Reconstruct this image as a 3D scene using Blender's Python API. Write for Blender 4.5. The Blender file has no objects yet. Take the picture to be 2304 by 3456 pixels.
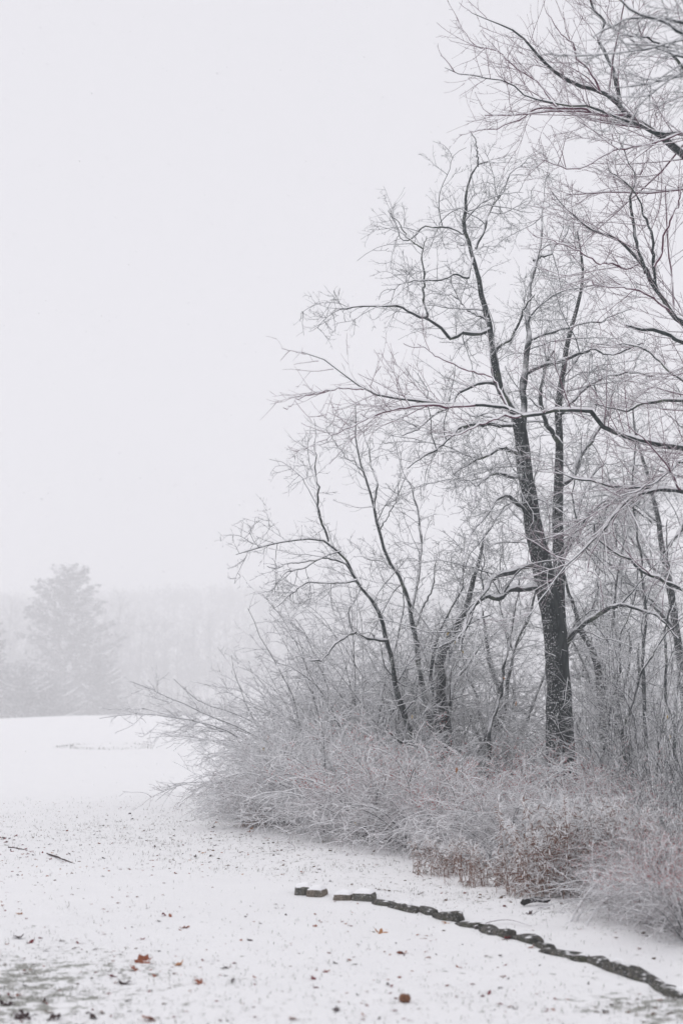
import bpy, math, random
import numpy as np

R = np.random.default_rng(7)
random.seed(7)
SC = bpy.context.scene
COL = SC.collection

# ------------------------------------------------------------------ camera
F, W0, H0, YH, CAMZ = 4800.0, 2304.0, 3456.0, 2380.0, 1.6
PITCH = math.atan((YH - H0 / 2) / F)
cd = bpy.data.cameras.new('camera')
cam = bpy.data.objects.new('camera', cd)
COL.objects.link(cam)
cam.location = (0, 0, CAMZ)
cam.rotation_euler = (math.pi / 2 + PITCH, 0, 0)
cd.sensor_fit = 'VERTICAL'
cd.sensor_height = 36.0
cd.lens = 50.0
cd.clip_start = 0.1
cd.clip_end = 6000
cd.dof.use_dof = True
cd.dof.focus_distance = 17.0
cd.dof.aperture_fstop = 1.8
SC.camera = cam

# ------------------------------------------------------------------ sky, sun, exposure
SUN_EL, SUN_AZ = math.radians(58), math.radians(-40)
wd = bpy.data.worlds.new('World')
SC.world = wd
wd.use_nodes = True
nt = wd.node_tree
nt.nodes.clear()
o_ = nt.nodes.new('ShaderNodeOutputWorld')
bg = nt.nodes.new('ShaderNodeBackground')
bg.inputs['Strength'].default_value = 0.1
sk = nt.nodes.new('ShaderNodeTexSky')
sk.sky_type = 'NISHITA'
sk.sun_disc = False
sk.sun_elevation = SUN_EL
sk.sun_rotation = SUN_AZ
sk.dust_density = 6.0
hs = nt.nodes.new('ShaderNodeHueSaturation')
hs.inputs['Saturation'].default_value = 0.05
mx = nt.nodes.new('ShaderNodeMixRGB')               # a closed, even snow cloud in front of the clear sky
mx.inputs['Fac'].default_value = 0.95
mx.inputs['Color2'].default_value = (7.42, 7.36, 7.82, 1)
nt.links.new(sk.outputs['Color'], hs.inputs['Color'])
nt.links.new(hs.outputs['Color'], mx.inputs['Color1'])
nt.links.new(mx.outputs['Color'], bg.inputs['Color'])
nt.links.new(bg.outputs['Background'], o_.inputs['Surface'])
sd = bpy.data.lights.new('sun', 'SUN')
sd.energy = 0.9
sd.angle = math.radians(60)
sd.color = (1.0, 0.98, 0.96)
so = bpy.data.objects.new('sun', sd)
COL.objects.link(so)
so.rotation_euler = (math.radians(90) - SUN_EL, 0, math.pi - SUN_AZ)
so.location = (0, 0, 40)
vs = SC.view_settings
vs.view_transform = 'Standard'
vs.look = 'None'
vs.exposure = 0.075
vs.gamma = 1.0
vs.use_curve_mapping = False
SC.render.engine = 'CYCLES'
SC.cycles.max_bounces = 10
SC.cycles.diffuse_bounces = 7
SC.cycles.volume_bounces = 6
SC.cycles.use_denoising = True

# ------------------------------------------------------------------ helpers: tags and objects
def tag(o, label=None, cat=None, group=None, kind=None):
    for k, v in (('label', label), ('category', cat), ('group', group), ('kind', kind)):
        if v:
            o[k] = v
    return o

def empty(name, loc, rz=0.0, sc=1.0):
    o = bpy.data.objects.new(name, None)
    COL.objects.link(o)
    o.location = loc
    o.rotation_euler = (0, 0, rz)
    o.scale = (sc, sc, sc)
    o.empty_display_size = 0.2
    return o

def mesh_from(name, V, Fc, mat, smooth=True):
    V = np.asarray(V, np.float32).reshape(-1, 3)
    Fc = np.asarray(Fc, np.int32)
    k = Fc.shape[1]
    me = bpy.data.meshes.new(name)
    me.vertices.add(len(V))
    me.vertices.foreach_set('co', V.ravel())
    me.loops.add(Fc.size)
    me.loops.foreach_set('vertex_index', Fc.ravel())
    me.polygons.add(len(Fc))
    me.polygons.foreach_set('loop_start', np.arange(0, Fc.size, k, dtype=np.int32))
    me.polygons.foreach_set('loop_total', np.full(len(Fc), k, np.int32))
    if smooth:
        me.polygons.foreach_set('use_smooth', np.ones(len(Fc), bool))
    me.update(calc_edges=True)
    if mat:
        me.materials.append(mat)
    return me

def link(name, me, parent=None):
    o = bpy.data.objects.new(name, me)
    COL.objects.link(o)
    if parent:
        o.parent = parent
    return o

def copy_tree(o, parent=None):
    c = o.copy()
    COL.objects.link(c)
    if parent:
        c.parent = parent
    for ch in list(o.children):
        copy_tree(ch, c)
    return c

# ------------------------------------------------------------------ helpers: noise, ground height, rays
def _h(ix, iy, s):
    n = (ix.astype(np.int64) * 374761393 + iy.astype(np.int64) * 668265263 + s * 974711) & 0x7fffffff
    n = ((n ^ (n >> 13)) * 1274126177) & 0x7fffffff
    return ((n ^ (n >> 16)) & 0xffff) / 65535.0

def vnoise(x, y, s=0):
    ix, iy = np.floor(x), np.floor(y)
    fx, fy = x - ix, y - iy
    fx = fx * fx * (3 - 2 * fx)
    fy = fy * fy * (3 - 2 * fy)
    a, b = _h(ix, iy, s), _h(ix + 1, iy, s)
    c, d = _h(ix, iy + 1, s), _h(ix + 1, iy + 1, s)
    return (a * (1 - fx) + b * fx) * (1 - fy) + (c * (1 - fx) + d * fx) * fy - 0.5

def sst(a, b, x):
    t = np.clip((x - a) / (b - a), 0, 1)
    return t * t * (3 - 2 * t)

def ground(x, y):
    x = np.asarray(x, float)
    y = np.asarray(y, float)
    z = 0.0 * x
    # low swell across the near lawn, dip behind it
    z += 0.15 * np.exp(-((y - 13.5 - 0.8 * x) / 2.2) ** 2) * sst(1.0, -3.0, x)
    # bed behind the edging stones lies a little higher
    z += 0.05 * sst(-0.6, 0.6, (y - 10.6) + 1.15 * (x - 0.9)) * sst(-2.0, 0.0, x) * sst(40, 20, y)
    # low lipped mound in the middle of the field
    z += 0.30 * np.exp(-(((x + 8.5) / 4.5) ** 2 + ((y - 56) / 5.0) ** 2))
    # field crest, then down to the trees
    cr = 0.20 - 0.0022 * (x + 32) ** 2 * (x < -32) - 0.012 * np.clip(x + 32, 0, 30)
    z += cr * sst(90, 200, y) * sst(330, 215, y)
    z -= 3.0 * sst(205, 250, y)
    fade = sst(60, 15, y)
    z += 0.10 * vnoise(x * 0.22, y * 0.22, 1) * sst(150, 40, y)
    z += (0.045 * vnoise(x * 1.3, y * 1.3, 2) + 0.022 * vnoise(x * 4.1, y * 4.1, 3) + 0.016 * vnoise(x * 11, y * 11, 4)) * fade
    # wooded hill far behind
    z += 70 * sst(500, 900, y) * (0.88 + 0.22 * vnoise(x * 0.006 + 3.2, y * 0.0 + 0.5, 9))
    return z

CP, SP = math.cos(PITCH), math.sin(PITCH)

def P(px, py, d):
    """photo pixel -> the point at depth d (metres along +Y)"""
    dx, dy = (px - W0 / 2) / F, (H0 / 2 - py) / F
    t = d / (CP - dy * SP)
    return np.array((t * dx, d, CAMZ + t * (SP + dy * CP)))

def G(px, py):
    """photo pixel -> the point where its ray meets the ground"""
    lo = 3.0
    p = P(px, py, lo)
    for i in range(4000):
        lo *= 1.004
        p = P(px, py, lo)
        if p[2] <= float(ground(p[0], p[1])):
            break
    return np.array((p[0], p[1], float(ground(p[0], p[1]))))

def base(px, d):
    x = P(px, YH, d)[0]
    return np.array((x, d, float(ground(x, d))))

def nrm(a):
    return a / np.maximum(np.linalg.norm(a, axis=-1, keepdims=True), 1e-9)

# ------------------------------------------------------------------ helpers: branches
def tubes(par, rad, S=4, rough=0.0, rs=0.0):
    """many polylines (N,P,3) with radii (N,P) -> verts, quads"""
    par = np.asarray(par, float)
    rad = np.asarray(rad, float)
    N, Pn = rad.shape
    tan = np.empty_like(par)
    tan[:, 1:-1] = par[:, 2:] - par[:, :-2]
    tan[:, 0] = par[:, 1] - par[:, 0]
    tan[:, -1] = par[:, -1] - par[:, -2]
    tan = nrm(tan)
    ch = nrm(par[:, -1] - par[:, 0])
    ref = np.where(np.abs(ch[:, 2:3]) < 0.9, np.array([[0, 0, 1.0]]), np.array([[0, 1.0, 0]]))
    ref = nrm(ref - (ref * ch).sum(-1, keepdims=True) * ch)
    u = nrm(np.cross(tan, ref[:, None, :]))
    v = np.cross(u, tan)
    a = np.arange(S) * 2 * math.pi / S + 0.3
    rr = rad[:, :, None] * np.ones(S)
    if rough:
        ln = np.cumsum(np.linalg.norm(np.diff(par, axis=1, prepend=par[:, :1]), axis=-1), axis=1)
        aa = np.broadcast_to(a / (2 * math.pi) * 9, rr.shape)
        rr = rr * (1 + rough * 2 * vnoise(aa, np.broadcast_to(ln[:, :, None] * 2.5, rr.shape), 5)
                   + rough * 1.5 * vnoise(aa * 2.2, np.broadcast_to(ln[:, :, None] * 9, rr.shape), 6))
    V = par[:, :, None, :] + rr[..., None] * (np.cos(a)[None, None, :, None] * u[:, :, None, :] + np.sin(a)[None, None, :, None] * v[:, :, None, :])
    i = np.arange(N)[:, None, None] * Pn * S
    j = np.arange(Pn - 1)[None, :, None] * S
    k = np.arange(S)[None, None, :]
    k2 = (k + 1) % S
    q = np.stack(np.broadcast_arrays(i + j + k, i + j + k2, i + j + S + k2, i + j + S + k), -1).reshape(-1, 4)
    return V.reshape(-1, 3), q

def merge(parts):
    Vs, Fs, n = [], [], 0
    for V, q in parts:
        if len(V) == 0:
            continue
        Vs.append(V)
        Fs.append(q + n)
        n += len(V)
    return np.concatenate(Vs), np.concatenate(Fs)

def smooth_path(pts, n):
    """Catmull-Rom through pts, n samples evenly by length"""
    p = np.asarray(pts, float)
    q = np.vstack([2 * p[0] - p[1], p, 2 * p[-1] - p[-2]])
    out = []
    for i in range(len(p) - 1):
        t = np.linspace(0, 1, 12, endpoint=False)[:, None]
        a, b, c, d = q[i], q[i + 1], q[i + 2], q[i + 3]
        out.append(0.5 * ((2 * b) + (c - a) * t + (2 * a - 5 * b + 4 * c - d) * t ** 2 + (3 * b - a - 3 * c + d) * t ** 3))
    out.append(p[-1:])
    o = np.vstack(out)
    s = np.concatenate([[0], np.cumsum(np.linalg.norm(np.diff(o, axis=0), axis=1))])
    u = np.linspace(0, s[-1], n)
    return np.stack([np.interp(u, s, o[:, k]) for k in range(3)], 1)

def trace(pts, r0, r1, n=26, wig=0.042, power=1.0):
    """photo-traced limb [(px,py,depth),...] -> 3-D path and radii"""
    path = smooth_path([P(*p) for p in pts], n)
    t = np.linspace(0, 1, n)
    w = np.stack([np.convolve(R.normal(0, 1, n + 4), np.ones(5) / 5, 'valid') for _ in range(3)], 1)
    path = path + w * wig * np.minimum(1, t * 6)[:, None]
    return path, (r0 + (r1 - r0) * t ** power) * (1 + .10 * R.normal(0, 1, n) * (r0 < .12))

def spawn(par, rad, dens, L, ang, t0=0.1, t1=1.0, lr=None, rr=0.55, Pn=6, wig=0.15, trop=(0, 0, 0), rmin=0.0016, flat=0.0, rk=0.008, tip=0.35, lk=None):
    """children on every parent polyline; dens per metre; L=(min,max) length; ang=(mean,sd) degrees"""
    par = np.asarray(par, float)
    N, Pp = rad.shape
    seg = np.linalg.norm(np.diff(par, axis=1), axis=-1)
    plen = seg.sum(1)
    cnt = R.poisson(plen * dens)
    idx = np.repeat(np.arange(N), cnt)
    M = len(idx)
    if M == 0:
        return np.zeros((0, Pn, 3)), np.zeros((0, Pn))
    t = t0 + (t1 - t0) * R.random(M)
    f = t * (Pp - 1)
    i0 = np.minimum(f.astype(int), Pp - 2)
    w = (f - i0)[:, None]
    b = par[idx, i0] * (1 - w) + par[idx, i0 + 1] * w
    br = rad[idx, i0] * (1 - w[:, 0]) + rad[idx, i0 + 1] * w[:, 0]
    tn = nrm(par[idx, i0 + 1] - par[idx, i0])
    rnd = R.normal(0, 1, (M, 3))
    if flat:
        rnd[:, 2] *= (1 - flat)
    sd_ = nrm(rnd - (rnd * tn).sum(-1, keepdims=True) * tn)
    a = np.radians(R.normal(ang[0], ang[1], M))[:, None]
    d = np.cos(a) * tn + np.sin(a) * sd_
    ln = R.uniform(L[0], L[1], M) * (1.15 - 0.6 * t)
    if lr:
        ln = np.minimum(ln, lr * plen[idx])
    if lk:
        ln = np.minimum(ln, br * lk * R.uniform(.6, 1.2, M))
    r0 = np.minimum(br * rr, np.maximum(rmin, ln * rk))
    r0 = np.maximum(r0, rmin)
    out = np.empty((M, Pn, 3))
    out[:, 0] = b
    st = (ln / (Pn - 1))[:, None]
    tr = np.asarray(trop)[None, :]
    for k in range(1, Pn):
        d = nrm(d + R.normal(0, wig, (M, 3)) + tr / (Pn - 1))
        out[:, k] = out[:, k - 1] + d * st
    tt = np.linspace(0, 1, Pn)[None, :]
    return out, np.maximum(r0[:, None] * (1 - (1 - tip) * tt), rmin * 0.6)

def snow_tubes(par, rad, S=3, k=1.0):
    # snow piled along the upper side of twigs; none on steep ones
    tn = nrm(np.gradient(par, axis=1))
    hor = np.clip(np.linalg.norm(tn[..., :2], axis=-1) * 1.35 - 0.30, 0, 1)
    hor = hor * R.uniform(.55, 1.3, (len(par), 1)) * k
    p = par.copy()
    p[..., 2] += (rad * .7 + .0012) * np.minimum(hor, 1)
    r = hor * (rad * .8 + .0020)
    r[:, -1] *= .4
    return tubes(p, r, S)

# ------------------------------------------------------------------ materials
def new_mat(name):
    m = bpy.data.materials.new(name)
    m.use_nodes = True
    n = m.node_tree
    n.nodes.clear()
    out = n.nodes.new('ShaderNodeOutputMaterial')
    b = n.nodes.new('ShaderNodeBsdfPrincipled')
    b.inputs['Roughness'].default_value = 0.85
    b.inputs['Specular IOR Level'].default_value = 0.2
    n.links.new(b.outputs[0], out.inputs['Surface'])
    return m, n, b

def nd(n, t, **kw):
    x = n.nodes.new(t)
    for k, v in kw.items():
        if k in x.inputs.keys():
            x.inputs[k].default_value = v
        else:
            setattr(x, k, v)
    return x

def mth(n, op, a, b=None, clamp=False):
    x = n.nodes.new('ShaderNodeMath')
    x.operation = op
    x.use_clamp = clamp
    for i, v in enumerate((a, b)):
        if v is None:
            continue
        if isinstance(v, (int, float)):
            x.inputs[i].default_value = v
        else:
            n.links.new(v, x.inputs[i])
    return x.outputs[0]

def ramp(n, src, a, b):
    x = n.nodes.new('ShaderNodeMapRange')
    x.interpolation_type = 'SMOOTHSTEP'
    x.inputs['From Min'].default_value = a
    x.inputs['From Max'].default_value = b
    n.links.new(src, x.inputs['Value'])
    return x.outputs[0]

def mixc(n, fac, c1, c2):
    x = n.nodes.new('ShaderNodeMixRGB')
    for s, v in zip(('Fac', 'Color1', 'Color2'), (fac, c1, c2)):
        if isinstance(v, tuple):
            x.inputs[s].default_value = (*v, 1)
        elif isinstance(v, (int, float)):
            x.inputs[s].default_value = v
        else:
            n.links.new(v, x.inputs[s])
    return x.outputs[0]

SNOW = (0.93, 0.93, 0.945)

def noise(n, co, scale, detail=2.0):
    x = n.nodes.new('ShaderNodeTexNoise')
    x.inputs['Scale'].default_value = scale
    x.inputs['Detail'].default_value = detail
    n.links.new(co, x.inputs['Vector'])
    return x.outputs['Fac']

def snowy(name, c1, c2, lo=0.1, hi=0.45, amp=0.5, sc=6.0, fleck=0.0, c3=None, bump=0.0, stretch=None):
    """rough stuff of colours c1..c2 with snow lying on whatever faces up, and flecks blown on the windward side"""
    m, n, b = new_mat(name)
    g = n.nodes.new('ShaderNodeNewGeometry')
    tc = n.nodes.new('ShaderNodeTexCoord')
    co = tc.outputs['Object']
    sep = n.nodes.new('ShaderNodeSeparateXYZ')
    n.links.new(g.outputs['Normal'], sep.inputs[0])
    n1 = noise(n, co, sc)
    z = mth(n, 'ADD', sep.outputs['Z'], mth(n, 'MULTIPLY', mth(n, 'SUBTRACT', n1, 0.5), amp))
    fac = ramp(n, z, lo, hi)
    if fleck:
        dt = nd(n, 'ShaderNodeVectorMath', operation='DOT_PRODUCT')
        dt.inputs[1].default_value = (-0.75, -0.45, 0.45)
        n.links.new(g.outputs['Normal'], dt.inputs[0])
        fl = mth(n, 'MULTIPLY', ramp(n, noise(n, co, sc * 11, 6), 0.68 - 0.12 * fleck, 0.78 - 0.12 * fleck), ramp(n, dt.outputs['Value'], 0.15, 0.95))
        fac = mth(n, 'MAXIMUM', fac, fl)
    co2 = co
    if stretch:
        mp = n.nodes.new('ShaderNodeMapping')
        mp.inputs['Scale'].default_value = stretch
        n.links.new(co, mp.inputs['Vector'])
        co2 = mp.outputs[0]
    n2 = noise(n, co2, sc * 2.5, 4)
    bark = mixc(n, ramp(n, n2, 0.35, 0.7), c1, c2)
    if c3:
        bark = mixc(n, mth(n, 'MULTIPLY', ramp(n, noise(n, co, sc * 0.5, 3), 0.55, 0.7), 0.7), bark, c3)
    col = mixc(n, fac, bark, SNOW)
    n.links.new(col, b.inputs['Base Color'])
    if bump:
        bp = n.nodes.new('ShaderNodeBump')
        bp.inputs['Strength'].default_value = bump
        bp.inputs['Distance'].default_value = 0.03
        n.links.new(n2, bp.inputs['Height'])
        n.links.new(bp.outputs[0], b.inputs['Normal'])
    return m

def plain(name, c1, c2, sc=8.0, rough=0.8):
    m, n, b = new_mat(name)
    tc = n.nodes.new('ShaderNodeTexCoord')
    col = mixc(n, ramp(n, noise(n, tc.outputs['Object'], sc, 3), 0.35, 0.65), c1, c2)
    n.links.new(col, b.inputs['Base Color'])
    b.inputs['Roughness'].default_value = rough
    return m

M = {}
M['trunk'] = snowy('dark bark', (0.013, 0.020, 0.023), (0.045, 0.055, 0.056), 0.35, 0.7, 0.5, 5, 1.0, None, 0.9, (2.2, 2.2, 0.5))
M['limb'] = snowy('limb bark', (0.014, 0.022, 0.025), (0.05, 0.062, 0.064), 0.05, 0.4, 0.7, 7, 1.0, (0.10, 0.12, 0.085), 0.5)
M['twig'] = snowy('twig bark', (0.018, 0.030, 0.034), (0.040, 0.054, 0.058), -0.15, 0.25, 0.5, 9)
M['redtwig'] = snowy('reddish twig bark', (0.075, 0.026, 0.048), (0.15, 0.050, 0.085), -0.15, 0.25, 0.5, 9)
M['shrub'] = snowy('shrub bark', (0.030, 0.036, 0.040), (0.085, 0.085, 0.085), -0.6, -0.1, 1.3, 14)
M['darkshrub'] = snowy('dark shrub bark', (0.018, 0.026, 0.030), (0.05, 0.056, 0.06), 0.0, 0.4, 0.8, 12)
M['cane'] = snowy('red brown canes', (0.060, 0.040, 0.042), (0.22, 0.095, 0.098), -0.5, 0.0, 1.3, 14)
M['lowcane'] = snowy('dark red canes', (0.040, 0.032, 0.034), (0.17, 0.08, 0.085), -0.2, 0.2, 1.2, 14)
M['weed'] = snowy('dead weed stems', (0.17, 0.085, 0.058), (0.30, 0.17, 0.12), 0.15, 0.55, 0.7, 20)
M['snow'] = plain('lying snow', (0.92, 0.92, 0.935), (0.95, 0.95, 0.96), 12, 0.9)
M['flake'] = plain('snowflake', (0.9, 0.9, 0.92), (0.92, 0.92, 0.94), 2, 0.9)
M['berry'] = plain('red berry', (0.32, 0.05, 0.05), (0.48, 0.10, 0.09), 3, 0.5)
M['stone'] = snowy('dark weathered stone', (0.034, 0.035, 0.033), (0.12, 0.11, 0.095), 0.95, 1.18, 1.5, 12, 0.6, (0.045, 0.055, 0.028), 0.8)
M['block'] = snowy('grey edging block', (0.07, 0.072, 0.065), (0.15, 0.14, 0.115), 0.6, 0.95, 1.3, 14, 0.9, (0.05, 0.055, 0.04), 0.8)
M['block_end'] = snowy('sawn block end', (0.15, 0.125, 0.10), (0.22, 0.185, 0.15), 0.6, 0.95, 1.3, 14, 0.7, (0.09, 0.085, 0.07), 0.8)
M['needle'] = snowy('pine needles', (0.022, 0.034, 0.038), (0.045, 0.062, 0.066), 0.45, 0.9, 1.3, 0.45)
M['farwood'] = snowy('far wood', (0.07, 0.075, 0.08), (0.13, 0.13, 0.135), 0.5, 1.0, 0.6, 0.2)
M['grass'] = snowy('winter grass', (0.07, 0.085, 0.06), (0.22, 0.205, 0.15), 0.1, 0.8, 0.9, 20)
M['leaf_rust'] = snowy('rust leaf', (0.24, 0.072, 0.040), (0.34, 0.12, 0.06), 1.0, 1.2, 1.3, 4)
M['leaf_orange'] = snowy('orange leaf', (0.38, 0.17, 0.07), (0.48, 0.24, 0.11), 1.0, 1.2, 1.3, 4)
M['leaf_red'] = snowy('dark red leaf', (0.14, 0.025, 0.035), (0.24, 0.05, 0.05), 1.0, 1.2, 1.3, 4)
M['leaf_dark'] = snowy('blackened leaf', (0.030, 0.018, 0.022), (0.075, 0.045, 0.042), 1.0, 1.2, 1.3, 4)
M['leaf_yellow'] = plain('yellow leaf', (0.42, 0.30, 0.08), (0.5, 0.36, 0.14), 30, 0.7)
M['ball'] = snowy('brown gall', (0.13, 0.06, 0.035), (0.26, 0.125, 0.07), 0.75, 1.0, 1.0, 30)
M['leaf_bits'] = plain('bits of red leaf', (0.10, 0.03, 0.035), (0.28, 0.10, 0.06), 1.5, 0.8)
M['litter'] = plain('leaf litter', (0.055, 0.04, 0.03), (0.14, 0.085, 0.055), 3, 0.8)

def snow_ground():
    m, n, b = new_mat('snow over grass')
    tc = n.nodes.new('ShaderNodeTexCoord')
    co = tc.outputs['Object']
    at = n.nodes.new('ShaderNodeAttribute')
    at.attribute_name = 'thin'
    a = mth(n, 'ADD', noise(n, co, 9, 5), mth(n, 'MULTIPLY', mth(n, 'SUBTRACT', noise(n, co, 32, 3), 0.5), 0.5))
    k = mth(n, 'ADD', a, mth(n, 'MULTIPLY', mth(n, 'MULTIPLY', at.outputs['Fac'], mth(n, 'ADD', 0.35, mth(n, 'MULTIPLY', noise(n, co, 1.7, 3), 1.3))), 0.27))
    fac = mth(n, 'MULTIPLY', ramp(n, k, 0.72, 0.92), 0.8)
    soil = mixc(n, noise(n, co, 14, 2), (0.10, 0.115, 0.085), (0.20, 0.19, 0.15))
    sn = mixc(n, noise(n, co, 3, 4), (0.84, 0.84, 0.85), (0.90, 0.90, 0.905))
    n.links.new(mixc(n, fac, sn, soil), b.inputs['Base Color'])
    bp = n.nodes.new('ShaderNodeBump')
    bp.inputs['Strength'].default_value = 0.5
    bp.inputs['Distance'].default_value = 0.02
    n.links.new(noise(n, co, 40, 4), bp.inputs['Height'])
    n.links.new(bp.outputs[0], b.inputs['Normal'])
    b.inputs['Roughness'].default_value = 0.95
    return m
M['ground'] = snow_ground()

# ------------------------------------------------------------------ the ground sheet
GA, GB, GC = G(60, 3330), G(2230, 3400), G(250, 2800)

def thin_at(x, y):
    """0 deep snow .. 1 grass showing"""
    t = 1.0 * np.exp(-(((x - GA[0]) / 0.75) ** 2 + ((y - GA[1]) / 1.1) ** 2))
    t += 1.2 * np.exp(-(((x - GB[0]) / 0.32) ** 2 + ((y - GB[1]) / 0.42) ** 2))
    t += 0.42 * np.exp(-(((x - GC[0]) / 3.4) ** 2 + ((y - 18.5) / 3.2) ** 2))
    dl = (y - 11.0) + 1.15 * (x - 1.0)                      # along and behind the edging row, up to the shrubs
    t += 0.42 * sst(-.5, .9, dl) * sst(9.0, 4.0, dl) * sst(-2.5, -.3, x) * sst(21, 16, y)
    t += 0.40 * sst(12.5, 7.0, y)
    return t

def make_ground():
    u = np.linspace(-1, 1, 241)
    xs = np.sinh(u * 6.2) / math.sinh(6.2) * 900
    ys = np.concatenate([np.linspace(-40, 4, 12)[:-1], np.geomspace(4, 1500, 400)])
    X, Y = np.meshgrid(xs, ys)
    Z = ground(X, Y)
    V = np.stack([X, Y, Z], -1).reshape(-1, 3)
    nx, ny = len(xs), len(ys)
    i = (np.arange(ny - 1)[:, None] * nx + np.arange(nx - 1)[None, :]).ravel()
    me = mesh_from('snow_field', V, np.stack([i, i + 1, i + nx + 1, i + nx], -1), M['ground'])
    at = me.attributes.new('thin', 'FLOAT', 'POINT')
    at.data.foreach_set('value', thin_at(X, Y).ravel().astype(np.float32))
    tag(link('snowy_ground', me), kind='structure')
make_ground()

# ------------------------------------------------------------------ haze
def make_haze():
    me = bpy.data.meshes.new('haze')
    x, y0, y1, z0, z1 = 905, -45, 1510, -5.5, 140
    vs_ = [(sx * x, yy, zz) for zz in (z0, z1) for yy in (y0, y1) for sx in (-1, 1)]
    me.from_pydata(vs_, [], [(0, 2, 3, 1), (4, 5, 7, 6), (0, 1, 5, 4), (2, 6, 7, 3), (0, 4, 6, 2), (1, 3, 7, 5)])
    m = bpy.data.materials.new('snowy air')
    m.use_nodes = True
    n = m.node_tree
    n.nodes.clear()
    out = n.nodes.new('ShaderNodeOutputMaterial')
    v = n.nodes.new('ShaderNodeVolumePrincipled')
    v.inputs['Color'].default_value = (0.985, 0.985, 0.99, 1)
    v.inputs['Density'].default_value = 0.0029
    n.links.new(v.outputs[0], out.inputs['Volume'])
    me.materials.append(m)
    tag(link('haze', me), kind='stuff')
make_haze()

# ------------------------------------------------------------------ trees
def snow_on(path, rad, k=0.66):
    """ridge of snow lying along a limb; thin where the limb stands steep"""
    tn = nrm(np.gradient(path, axis=0))
    hor = np.clip(np.sqrt(tn[:, 0] ** 2 + tn[:, 1] ** 2) * 1.25 - 0.3, 0, 1)
    hor *= 0.45 + 0.75 * R.random(len(path))
    p = path.copy()
    p[:, 2] += rad * (0.50 + 0.25 * hor) + 0.005 * hor
    r = rad * k * hor * 0.95 + 0.004 * hor
    r[0] *= 0.3
    r[-1] *= 0.2
    return p, r

def build_tree(name, root_at, label, cat, trunk, limbs, auto, style, group=None):
    """trunk: (path, radii); limbs: list of (path, radii); auto: number of extra limbs grown from trunk and limbs"""
    t = tag(empty(name, root_at), label, cat, group)
    O = np.asarray(root_at)
    st = style
    twigmat = st.get('mat', M['twig'])
    tr_p, tr_r = trunk
    V, q = tubes((tr_p - O)[None], tr_r[None], 18, 0.10)
    tro = link('trunk', mesh_from('trunk', V, q, M['trunk']), t)
    nP = 26
    allp, allr = [], []
    for p, r in limbs:
        r = r * .82
        V, q = tubes((p - O)[None], r[None], 9, 0.13)
        lo = link('limb', mesh_from('limb', V, q, M['redtwig'] if st.get('flat', 0) > .4 and r[0] < .0185 else (M['trunk'] if r[0] > .12 else M['limb'])), t)
        sp, sr = snow_on(p, r)
        V, q = tubes((sp - O)[None], sr[None], 6, 0.15)
        link('snow', mesh_from('snow', V, q, M['snow']), lo)
        allp.append(p)
        allr.append(r)
    allp, allr = np.array(allp), np.array(allr)
    # boughs grown from the stems
    par = np.concatenate([tr_p[None][:, st.get('tr0', 8):][:, -nP:], ]) if len(tr_p) >= nP + st.get('tr0', 8) else None
    gens = []
    ep = spawn(_rs(tr_p[None], 30), _rs1(tr_r[None], 30), st.get('epi', 0), (.25, .9), (70, 18), .12, .9, None, .3, 8, .16, (0, 0, -.1), .0036)
    gens.append((ep, 4))
    if auto:
        src_p = allp if par is None else np.concatenate([allp, par])
        src_r = allr if par is None else np.concatenate([allr, tr_r[None][:, -nP:]])
        b = spawn(src_p, src_r, auto, st['L1'], st['a1'], 0.15, 1.0, None, 0.5, 12, st['w1'], st['g1'], 0.005, st.get('flat', 0), 0.009, lk=85)
        gens.append((b, 5))
        B = (np.concatenate([_rs(allp, 12), b[0]]), np.concatenate([_rs1(allr, 12), b[1]]))
    else:
        B = (_rs(allp, 12), _rs1(allr, 12))
    k2 = spawn(*B, st['d2'], st['L2'], st['a2'], 0.12, 1.0, 0.6, 0.5, 8, st['w2'], st['g2'], 0.0036, st.get('flat', 0), 0.006, lk=95)
    k2 = (np.concatenate([k2[0], ep[0]]), np.concatenate([k2[1], ep[1]]))
    k3 = spawn(*k2, st['d3'], st['L3'], st['a3'], 0.15, 1.0, 0.7, 0.6, 5, st['w3'], st['g3'], 0.0027, st.get('flat', 0), 0.006)
    gens = gens[1:] + [(k2, 4), (k3, 3)]
    if st.get('d4'):
        k4 = spawn(np.concatenate([_rs(k2[0], 5), k3[0]]), np.concatenate([_rs1(k2[1], 5), k3[1]]), st['d4'], st['L4'], (50, 15), 0.1, 1.0, None, 0.7, 2, 0.2, (0, 0, 0.2), 0.0024)
        gens.append((k4, 3))
    V, q = merge([tubes(g[0] - O, g[1], S) for g, S in gens])
    sn = merge([snow_tubes(g[0] - O, g[1], 3, 1.1) for g, S in gens[:-2 if st.get('d4') else None]])
    cr = link('crown', mesh_from('crown', V, q, twigmat), t)
    cr['kind'] = 'stuff'
    link('twig_snow', mesh_from('twig_snow', *sn, M['snow']), cr)['kind'] = 'stuff'
    print(name, 'twigs', [len(g[0]) for g, _ in gens])
    return t

def _rs(p, n):
    i = np.linspace(0, p.shape[1] - 1, n)
    a = np.minimum(i.astype(int), p.shape[1] - 2)
    w = (i - a)[None, :, None]
    return p[:, a] * (1 - w) + p[:, a + 1] * w

def _rs1(r, n):
    return _rs(r[..., None], n)[..., 0]

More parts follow.
